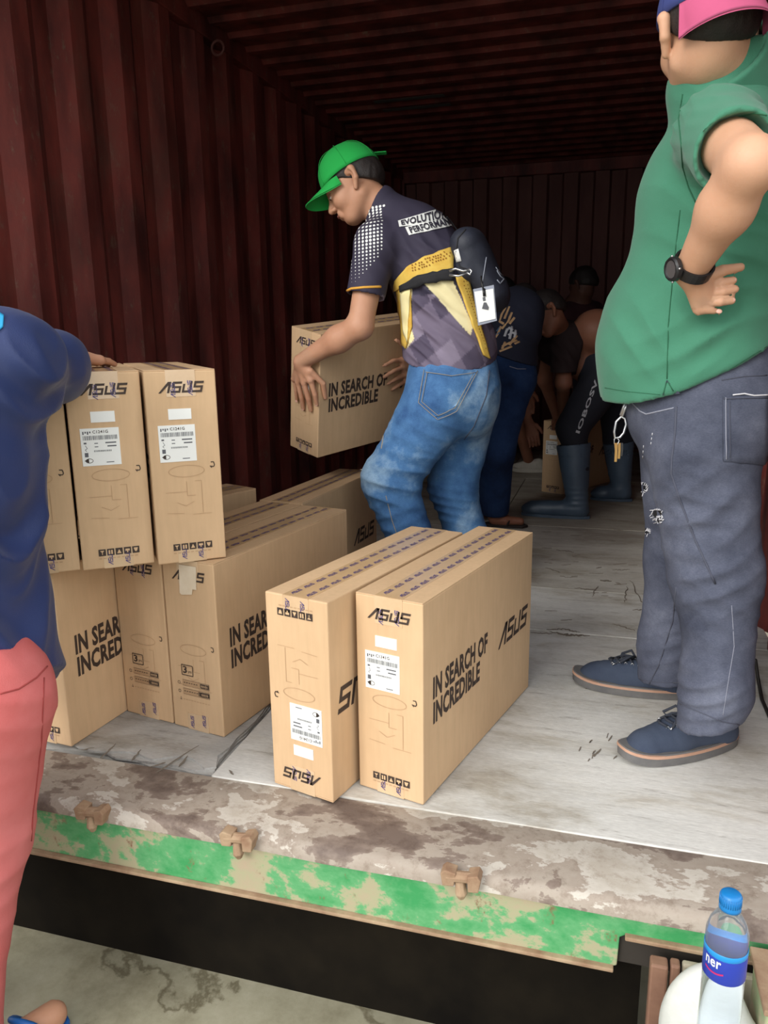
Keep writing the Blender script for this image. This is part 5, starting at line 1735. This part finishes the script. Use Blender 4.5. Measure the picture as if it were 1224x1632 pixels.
k1R = A(-30, 1330, 1.08); toe1 = floor_at(108, 1626, GZ); fd1 = nrm((.42, .9, 0)); a1R = toe1 - fd1 * .20; k1L = k1R + V3(-.2, -.02, 0); a1L = V3(a1R[0] - .2, a1R[1] - .03, -.28)
a1R[2] = -.29
h1t = V3(-1.10, 1.86, .955)
kn1 = [wr1 + V3(.03 - .018 * i, .075, -.015) for i in range(4)]
body1 = P1h + [cone(hc1 - V3(0, .01, .05), nk1, .058, .066, .03), cone(s1R, s1L, .07, None, .05), cone(c1, w1, .13, .13, .05), cone(s1R, e1R, .05, .042, .03), cone(e1R, wr1, .042, .028, .03),
               cone(s1L, s1L + V3(-.05, .05, -.25), .05, .04, .03), cone(s1L + V3(-.05, .05, -.25), s1L + V3(.0, .25, -.27), .04, .028, .03),
               cone(hp1R, k1R, .08, .055, .04), cone(k1R, a1R, .05, .035, .03), cone(hp1L, k1L, .08, .055, .04), cone(k1L, a1L, .05, .035, .03),
               cone(a1R, V3(a1R[0] + .02, a1R[1] + .03, GZ + .05), .036, .036, .03), cone(V3(a1R[0] - .01, a1R[1] - .03, GZ + .045), toe1 - fd1 * .03 + V3(0, 0, .036), .032, .030, .03),
               cone(V3(a1L[0] + .0, a1L[1] - .03, GZ + .045), V3(a1L[0] - .0, a1L[1] + .19, GZ + .036), .032, .030, .03), cone(a1L, V3(a1L[0], a1L[1], GZ + .05), .036, .036, .03)]
body1 += hand_prims(wr1, kn1, [k_ + V3(0, .035, -.004) for k_ in kn1], [k_ + V3(0, .06, -.012) for k_ in kn1], [wr1 + V3(-.03, .03, -.01), wr1 + V3(-.045, .055, -.012), wr1 + V3(-.05, .08, -.014)], .009, .026)
wl1 = s1L + V3(.0, .25, -.27); kn1b = [wl1 + V3(.03 - .018 * i, .075, -.01) for i in range(4)]
body1 += hand_prims(wl1, kn1b, [k_ + V3(0, .035, -.004) for k_ in kn1b], [k_ + V3(0, .06, -.012) for k_ in kn1b], [wl1 + V3(.03, .03, -.01), wl1 + V3(.045, .055, -.012), wl1 + V3(.05, .08, -.014)], .009, .026)
body_mesh('body', body1, M_skinB, p1, .009, [((wr1 + kn1[1]) / 2 + V3(0, .02, 0), (.08, .12, .06), .0035)])
hair_mesh(T1, FR1, p1, h=.007); face_parts(T1, FR1, p1)
sh1 = [cone(s1R, s1L, .095, .09, .06), cone(c1, w1, .172, .168, .06, RT, 1.0), cone(w1, A(-62, 1110, 1.14), .172, .204, .05),
       cone(s1R + V3(.0, .0, .0), e1R, .082, .070, .05), cone(e1R, e1R * .30 + wr1 * .70, .074, .052, .04, cut=(e1R * .30 + wr1 * .70, wr1 - e1R)), cone(nk1, c1, .078, .15, .06, cut=(nk1 + V3(0, 0, .035), V3(0, 0, 1))),
       cone(s1L, s1L + V3(-.05, .05, -.25), .085, .07, .04), cone(s1L + V3(-.05, .05, -.25), s1L + V3(.0, .22, -.27), .07, .05, .04)]
hA1, hB1, hC1 = A(103, 1026, 1.22), A(0, 1078, 1.0), A(50, 1052, 1.35)
hz = A(50, 1082, 1.09)
f1 = [(A(35, 760, 1.05), V3(1, 0, .42), .085, .030, .18), (A(40, 930, 1.05), V3(1, 0, .5), .07, .022, .13), (A(60, 600, 1.2), V3(1, 0, .6), .06, .014, .08), (A(20, 950, 1.05), V3(.9, 0, .45), .05, .007, .10), (A(70, 560, 1.3), V3(.8, 0, .5), .05, .004, .07), (A(10, 640, 1.05), V3(.9, 0, .4), .06, .006, .12)]
nav, nav_b = cloth('long_sleeved_shirt', sh1, M_navy, p1, .0068, [(hz, V3(.80, 0, -1))], .007, (9, 9, 2.2), f1, 21.0)
cbm = MB(); cbm.tube([nk1 + V3(math.cos(a) * .086, math.sin(a) * .082, .012 + .012 * math.sin(a)) for a in np.linspace(0, 6.28, 25)[:-1]], .012, 8, closed=True); cbm.build('collar', M_turq, p1, smooth=True)
patch('stripe', [(-4, 530), (5, 522), (6, 504), (-4, 497)], nav_b, M_turq, p1, 4, 6, .003, .002)
tr1 = [ell((hp1R + hp1L) / 2 + V3(0, 0, -.03), (.172, .135, .115), .04), cone((hp1R + hp1L) / 2 + V3(0, 0, .10), (hp1R + hp1L) / 2, .125, .145, .05, RT, 1.15),
       cone(hp1R + V3(.01, 0, 0), k1R, .122, .094, .05), cone(k1R, a1R + V3(0, 0, .05), .092, .074, .04), cone(a1R + V3(0, 0, .07), a1R - V3(0, 0, .04), .074, .072, .03, cut=(a1R - V3(0, 0, .035), V3(0, 0, -1))),
       cone(hp1L, k1L, .122, .094, .05), cone(k1L, a1L + V3(0, 0, .05), .092, .074, .04), cone(a1L + V3(0, 0, .07), a1L - V3(0, 0, .04), .074, .072, .03, cut=(a1L - V3(0, 0, .035), V3(0, 0, -1)))]
f1b = [(A(40, 1180, 1.0), V3(.45, 0, .9), .05, .004, .09), (A(30, 1450, 1.0), V3(-.35, 0, .95), .055, .0022, .12), (A(50, 1110, 1.0), V3(.7, 0, .6), .045, .004, .06)]
tr, tr_b = cloth('trousers', tr1, M_coral, p1, .0068, [((hp1R + hp1L) / 2 + V3(0, 0, .10), V3(0, 0, 1))], .003, (7, 7, 5), f1b, 31.0)
seam('pocket_edge', [(0, 1106), (30, 1098), (58, 1080), (75, 1062)], tr_b, .0016, M_coral_dk, p1); seam('seam', [(70, 1080), (66, 1180), (52, 1300), (45, 1420), (40, 1560)], tr_b, .0016, M_coral_dk, p1)
# blue slippers
M_slip = mat('blue_slipper_rubber', (30, 100, 176), (24, 84, 156), .5, 12)
for k_, a_ in enumerate((a1R, a1L)):
    dx = (.10, 0)[k_]
    hl = (toe1 - fd1 * .265 if k_ == 0 else V3(a_[0] - .01, a_[1] - .06, GZ)); te = (toe1 if k_ == 0 else V3(a_[0], a_[1] + .20, GZ)); d_ = nrm(te - hl); s_ = V3(-d_[1], d_[0], 0); L_s = np.linalg.norm(te - hl)
    mb = MB(); poly = []
    for i in range(28):
        t = 2 * math.pi * i / 28; x = .5 + .5 * math.cos(t); w = .048 * (.85 + .2 * math.sin((x - .1) * 3)) * math.copysign(abs(math.sin(t)) ** .6, math.sin(t))
        q = hl + d_ * (x * L_s) + s_ * w; poly.append((q[0], q[1]))
    mb.prism(poly, GZ + .0005, GZ + .018)
    mb.build('slipper_sole', M_slip, p1, bevel=.003)
    for t_ in (.55, .68):
        mb = MB(); c_ = hl + d_ * L_s * t_
        mb.tube([c_ + s_ * .048 * math.cos(a) + V3(0, 0, .014 + .062 * math.sin(a)) + d_ * .02 * math.cos(a * 2 + t_) for a in np.linspace(0, math.pi, 13)], .007, 8); mb.build('slipper_strap', M_slip, p1, smooth=True)

# ------------------------------------------------------------ men at the back
def simple_person(pel, shs, nk, hc, hf, hu, arms, legs, sk, s=.98, fine=True, h=.009, foot=True):
    HPx, Tx, FRx = head_prims(hc, hf, hu, s)
    B = HPx + [cone(hc - nrm(hf) * .02 - nrm(hu) * .05, nk, .055, .06, .03), cone(shs[0], shs[1], .06, None, .05), cone((shs[0] + shs[1]) / 2, pel, .12, .125, .06)]
    fines = [(hc, (.14, .14, .15), .0045)] if fine else []
    for (sh, el, wr, hd, thd) in arms:
        B += [cone(sh, el, .048, .040, .03), cone(el, wr, .040, .026, .03)]
        d = nrm(hd); t = nrm(thd); t = nrm(t - d * (t @ d))
        kn_ = [wr + d * .078 + t * (.028 - .018 * i) for i in range(4)]
        md_ = [k_ + nrm(d + np.cross(d, t) * .35) * .035 for k_ in kn_]; tp_ = [m_ + nrm(d + np.cross(d, t) * .9) * .032 for m_ in md_]
        B += hand_prims(wr, kn_, md_, tp_, [wr + d * .03 + t * .035, wr + d * .055 + t * .05, wr + d * .08 + t * .055], .0088, .025)
        fines.append((wr + d * .07, (.085, .085, .085), .004))
    for (hp, kn_, an) in legs: B += [cone(hp, kn_, .08, .055, .04), cone(kn_, an, .052, .038, .03)]
    return B, fines, Tx, FRx


# man in the navy printed T-shirt, bent away from us
M_navytee = mat('faded_navy_tee', (34, 38, 58), (28, 32, 50), .9, 6, .5, .1, 300); M_denimD = denim('dark_blue_denim', (38, 62, 104), (62, 88, 130), (22, 36, 66), .4)
p3 = empty('person', (-.5, 3.95, 0), 'bending worker in printed navy shirt and dark jeans behind the green-capped worker', 'person')
pel3 = A(806, 590, 3.9); s3a = A(810, 500, 4.14); s3b = A(836, 498, 4.02); an3 = floor_at(788, 840) + V3(0, .02, .07); an3b = floor_at(760, 838) + V3(-.04, .1, .07)
arms3 = [(s3b, A(838, 556, 4.02), A(838, 620, 4.28), V3(.1, .5, -.9), V3(1, 0, 0)), (s3a, A(812, 604, 4.32), A(842, 672, 4.34), V3(.30, .05, -1), V3(1, 0, .2))]
legs3 = [(A(812, 610, 3.86), A(790, 720, 3.86), an3), (A(792, 605, 3.98), A(765, 720, 3.95), an3b)]
B3, fi3, T3, FR3 = simple_person(pel3, (s3a, s3b), A(826, 488, 4.20), A(832, 492, 4.34), V3(.3, .9, -.6), V3(.3, .5, 1), arms3, legs3, M_skinC)
foot3 = [cone(an3 - V3(0, 0, .02), an3 + V3(.05, .0, -.035), .03, .028, .03), cone(an3 - V3(-.0, 0, .035), an3 + V3(.13, .02, -.042), .028, .024, .02)]
body_mesh('body', B3 + foot3, M_skinC, p3, .009, fi3)
hair_mesh(T3, FR3, p3, h=.007); face_parts(T3, FR3, p3)
t3, t3_b = cloth('printed_tee', [cone(s3a, s3b, .088, None, .05), cone((s3a + s3b) / 2, pel3, .13, .145, .06), cone(pel3, A(806, 606, 3.9), .145, .15, .04), cone(s3b, A(839, 535, 4.0), .078, .074, .03, cut=(A(838, 541, 4.0), V3(0, 0, -1))), cone(s3a, A(812, 545, 4.2), .07, .07, .03)],
                 M_navytee, p3, .008, [(A(810, 572, 3.76), V3(-.35, 0, -1))], .004, (8, 8, 6), [(A(820, 520, 3.9), V3(.6, 0, .8), .06, .006, .08)], 41.)
# gold and white brush print
M_gold = mat('gold_print', (206, 170, 128), (186, 148, 106), .8, 20); M_wprint = mat('white_print', (196, 198, 206), None, .8); M_bprint = mat('blue_print', (70, 110, 150), None, .8)
rr = random.Random(8)
for nm, mm, lst in (('brush_print', M_gold, [[(806, 490), (800, 500), (796, 512), (803, 516)], [(816, 498), (810, 512), (800, 524)], [(820, 506), (812, 516)], [(812, 488), (808, 498), (804, 508)], [(798, 520), (794, 530), (790, 538)], [(800, 552), (812, 546), (824, 542)], [(796, 560), (806, 556), (816, 552)], [(820, 548), (828, 544)], [(805, 545), (800, 556)], [(812, 550), (818, 542), (824, 535)]]),
                    ('brush_print', M_wprint, [[(806, 528), (812, 522), (818, 526)], [(810, 534), (816, 530), (824, 532)], [(812, 540), (816, 520)], [(820, 538), (822, 526)], [(804, 536), (808, 524)]]),
                    ('brush_print', M_bprint, [[(792, 528), (797, 522)], [(790, 534), (796, 530)]])):
    mbp = MB()
    for q in lst:
        r_ = seam('x', q, t3_b, .0095, mm, p3, n=4, off=-.0065, build=False)
        if r_: mbp.add(r_.V, r_.F)
    if mbp.V: mbp.build(nm, mm, p3, smooth=True)
jn3, jn3_b = cloth('jeans', [ell(pel3 - V3(0, 0, .02), (.15, .14, .15), .04), cone(legs3[0][0], legs3[0][1], .115, .09, .05), cone(legs3[0][1], an3 + V3(0, 0, .03), .088, .075, .04, cut=(an3 + V3(0, 0, -.01), V3(0, 0, -1))),
                    cone(legs3[1][0], legs3[1][1], .115, .09, .05), cone(legs3[1][1], an3b + V3(0, 0, .03), .088, .075, .04, cut=(an3b + V3(0, 0, -.01), V3(0, 0, -1)))], M_denimD, p3, .008, [(pel3 + V3(0, 0, .10), V3(0, 0, 1))], .003, (7, 7, 5), [(A(800, 660, 3.75), V3(.3, 0, 1), .06, .006, .1)], 44.)
seam('pocket_edge', [(812, 584), (825, 588), (838, 588)], jn3_b, .002, M_thread, p3)
M_sandal = mat('dark_sandal', (40, 30, 28), None, .8)
mb = MB(); c_ = an3 + V3(.05, .01, -.06)
mb.prism([(c_[0] - .10, c_[1] - .035), (c_[0] + .10, c_[1] - .035), (c_[0] + .125, c_[1]), (c_[0] + .10, c_[1] + .035), (c_[0] - .10, c_[1] + .035), (c_[0] - .12, c_[1])], .0005, .014)
mb.build('sandal_sole', M_sandal, p3, bevel=.003)
mb = MB(); mb.tube([c_ + V3(.04 + .02 * math.cos(a), .036 * math.cos(a), .034 * math.sin(a) + .0) for a in np.linspace(0, math.pi, 9)], .006, 6); mb.build('sandal_strap', M_sandal, p3, smooth=True)

# crouching man in pale shorts
M_shorts = mat('pale_shorts', (206, 212, 226), (186, 192, 208), .9, 8); M_darktee = mat('black_tee', (30, 26, 30), (38, 32, 36), .9, 6)
p4 = empty('person', (-.75, 5.7, 0), 'crouching worker in pale shorts and light shoes, mostly hidden behind the navy shirt', 'person')
pel4 = A(782, 640, 5.9); s4a = A(800, 520, 5.85); s4b = A(770, 520, 6.05); kn4 = A(816, 638, 5.50); an4 = floor_at(842, 752) + V3(-.0, .02, .08); kn4b = kn4 + V3(-.25, .12, 0); an4b = an4 + V3(-.3, .1, 0)
B4, fi4, T4, FR4 = simple_person(pel4, (s4a, s4b), A(790, 500, 5.9), A(800, 470, 5.85), V3(.8, -.2, -.5), V3(.4, 0, 1), [(s4a, A(808, 590, 5.7), A(822, 640, 5.75), V3(.3, 0, -1), V3(1, 0, 0)), (s4b, A(770, 600, 5.8), A(780, 650, 5.6), V3(.3, 0, -1), V3(1, 0, 0))],
                                 [(pel4 + V3(.06, -.06, 0), kn4, an4), (pel4 + V3(-.08, .04, 0), kn4b, an4b)], M_skinC, fine=False)
body_mesh('body', B4, M_skinC, p4, .009); hair_mesh(T4, FR4, p4, h=.007)
cloth('tee', [cone(s4a, s4b, .085, None, .05), cone((s4a + s4b) / 2, pel4, .13, .14, .06)], M_darktee, p4, .010, (), .003)
cloth('shorts', [ell(pel4, (.16, .15, .13), .04), cone(pel4 + V3(.06, -.06, 0), kn4, .105, .080, .04, cut=(kn4 + V3(-.01, .01, 0), kn4 - pel4)), cone(pel4 + V3(-.08, .04, 0), kn4b, .105, .08, .04)], M_shorts, p4, .009, (), .003)
M_wshoe = mat('light_shoe', (190, 186, 176), (170, 164, 154), .8, 12)
for a_ in (an4, an4b): shoe(p4, a_ + V3(.12, 0, 0), a_ + V3(-.13, -.01, 0), 0, .095, M_wshoe, M_wshoe, M_wshoe, lace=False)

# man in rubber boots bent over the far carton
M_maroon = mat('dark_maroon_tee', (46, 30, 32), (38, 26, 28), .9, 6); M_blackpants = mat('black_trousers', (24, 26, 36), (30, 32, 44), .85, 6)
M_boot = mat('blue_grey_rubber', (80, 98, 118), (56, 72, 90), .45, 7, .5, .1, 60, spec=.6)
p5 = empty('person', (-.1, 4.5, 0), 'bent worker in black trousers and blue-grey rubber boots holding the far carton', 'person')
pel5 = A(972, 598, 4.62); s5a = A(899, 542, 4.46); s5b = A(878, 548, 4.72); nk5 = A(889, 522, 4.44); hc5 = A(871, 500, 4.32)
kn5 = A(912, 682, 4.36); an5 = floor_at(912, 828) + V3(.02, .05, .10); kn5b = A(985, 700, 4.86); an5b = floor_at(985, 800) + V3(.01, .05, .10)
B5, fi5, T5, FR5 = simple_person(pel5, (s5a, s5b), nk5, hc5, nrm(-RT * .78 - UP * .62 - FW * .05), nrm(-RT * .5 + UP * .8), [(s5a, A(898, 610, 4.40), A(896, 664, 4.72), V3(.02, .25, -.8), V3(-1, 0, 0)), (s5b, A(868, 606, 4.80), A(886, 660, 4.92), V3(.45, .1, -.8), V3(-1, 0, -.3))],
                                 [(pel5 + V3(-.02, -.07, 0), kn5, an5), (pel5 + V3(.03, .08, 0), kn5b, an5b)], M_skinC, .98)
B5 += [ell(A(950, 528, 4.52), (.13, .13, .12), .05)]
body_mesh('body', B5, M_skinC, p5, .009, fi5)
hair_mesh(T5, FR5, p5, .98, h=.006); face_parts(T5, FR5, p5, .98)
bk5 = A(930, 525, 4.5)
cloth('tee', [cone(s5a, s5b, .092, None, .05), cone((s5a + s5b) / 2, A(915, 555, 4.56), .135, .15, .05, cut=(A(928, 545, 4.5), V3(1, 0, -.15))), cone(s5a, A(898, 590, 4.40), .075, .070, .03, cut=(A(898, 594, 4.4), V3(0, 0, -1))), cone(s5b, A(872, 585, 4.76), .07, .066, .03, cut=(A(872, 574, 4.76), V3(0, 0, -1)))],
      M_maroon, p5, .008, (), .004, (8, 8, 6), [(A(900, 560, 4.4), V3(.7, 0, .6), .05, .006, .08)], 51.)
pt5, pt5_b = cloth('trousers', [ell(pel5, (.17, .15, .14), .04), cone(pel5 + V3(-.02, -.07, 0), kn5, .125, .088, .05), cone(kn5, an5 + V3(0, 0, .18), .082, .058, .03), cone(pel5 + V3(.03, .08, 0), kn5b, .12, .085, .05), cone(kn5b, an5b + V3(0, 0, .18), .08, .058, .03),
                      cone(pel5, A(950, 575, 4.6), .13, .13, .04, cut=(A(945, 560, 4.55), V3(-.5, 0, .9)))], M_blackpants, p5, .008, (), .003, (8, 8, 5), (), 54.)
dr = nrm(np.array((950 - 922, 608 - 688.))); pr_ = np.array((-dr[1], dr[0])) * -6.5
q0, q1 = np.array((920., 690)), np.array((951., 606))
tv, tf_ = text2d('IOBOSV', .03)
patch('leg_lettering', [tuple(q0 + pr_ * -.5), tuple(q1 + pr_ * -.5), tuple(q1 + pr_ * .5), tuple(q0 + pr_ * .5)], pt5_b, M_wprint, p5, VF=(tv, tf_), off=.003, th=0)
for an_, toe_, top_ in ((an5, floor_at(832, 822) + V3(0, .04, 0), .41), (an5b, floor_at(943, 797) + V3(0, .04, 0), .36)):
    z = V3(0, 0, 1); a0_ = V3(an_[0], an_[1], 0); td = nrm(V3(toe_[0] - a0_[0], toe_[1] - a0_[1], 0)); L5 = np.linalg.norm((toe_ - a0_)[:2])
    lean = ((kn5 if top_ > .38 else kn5b) - an_); lean = lean / lean[2]
    tpt = a0_ + lean * (top_ - .1) + z * .1
    Vb, Fb = sdf_mesh([cone(a0_ + z * .10, tpt + z * .0, .060, .093, .03, cut=(tpt + z * (.0), lean)), cone(a0_ + z * .045 - td * .02, a0_ + z * .05 + td * .02, .048, .05, .03), cone(a0_ + z * .050, a0_ + td * (L5 - .055) + z * .042, .050, .044, .03),
                       ell(a0_ + td * (L5 - .05) + z * .036, (.06, .05, .034), .02, [td, V3(-td[1], td[0], 0), z]), sub(cone(tpt - lean * .05, tpt + lean * .1, .080, .088, .004))], .006, [(a0_ + z * .012, -z)])
    Vb = wrinkle(Vb, Fb, .002, (12, 12, 18), [(a0_ + z * .12, z, .03, .003, .05)])
    bo = mesh_obj('rubber_boot', Vb, Fb, M_boot, p5)
    mb = MB(); sd5 = V3(-td[1], td[0], 0); poly = []
    for i in range(28):
        t = 2 * math.pi * i / 28; x = .5 + .5 * math.cos(t); w = .052 * (.85 + .2 * math.sin((x - .1) * 3)) * math.copysign(abs(math.sin(t)) ** .6, math.sin(t))
        q = a0_ - td * .075 + td * (x * (L5 + .085)) + sd5 * w; poly.append((q[0], q[1]))
    mb.prism(poly, .0005, .016); mb.build('boot_sole', M_boot, bo)
# dark figure behind
p7 = empty('person', (-.15, 5.9, 0), 'dark-clothed worker standing deepest in the container behind the booted worker', 'person')
hc7 = A(929, 455, 5.75); nk7 = A(915, 482, 5.8); s7a = A(900, 505, 5.7); s7b = A(945, 500, 5.95); pel7 = A(955, 590, 6.0)
B7, fi7, T7, FR7 = simple_person(pel7, (s7a, s7b), nk7, hc7, V3(-.8, .5, -.5), V3(-.1, .1, 1), [(s7a, A(890, 560, 5.6), A(900, 600, 5.5), V3(0, 0, -1), V3(1, 0, 0)), (s7b, A(960, 560, 5.8), A(950, 600, 5.6), V3(0, 0, -1), V3(-1, 0, 0))],
                                 [(pel7 + V3(-.08, 0, 0), pel7 + V3(-.08, -.05, -.40), V3(pel7[0] - .08, pel7[1], .08)), (pel7 + V3(.08, 0, 0), pel7 + V3(.08, -.05, -.40), V3(pel7[0] + .08, pel7[1], .08))], M_skinD, fine=False)
body_mesh('body', B7, M_skinD, p7, .009); hair_mesh(T7, FR7, p7, h=.007); face_parts(T7, FR7, p7)
M_mar2 = mat('maroon_tee', (62, 26, 32), (50, 22, 28), .9, 6)
cloth('tee', [cone(s7a, s7b, .088, None, .05), cone((s7a + s7b) / 2, pel7, .13, .14, .06), cone(s7a, A(892, 545, 5.62), .07, .068, .03), cone(s7b, A(957, 540, 5.85), .07, .068, .03)], M_mar2, p7, .009, (), .003)
cloth('trousers', [ell(pel7, (.16, .14, .13), .04)] + [cone(pel7 + V3(sx, 0, 0), V3(pel7[0] + sx, pel7[1], .10), .11, .075, .04) for sx in (-.08, .08)], M_blackpants, p7, .010, (), .003)
for sx in (-.08, .08): shoe(p7, V3(pel7[0] + sx, pel7[1] + .06, 0), V3(pel7[0] + sx, pel7[1] - .2, 0), 0, .10, M_black, M_black, M_black, lace=False)
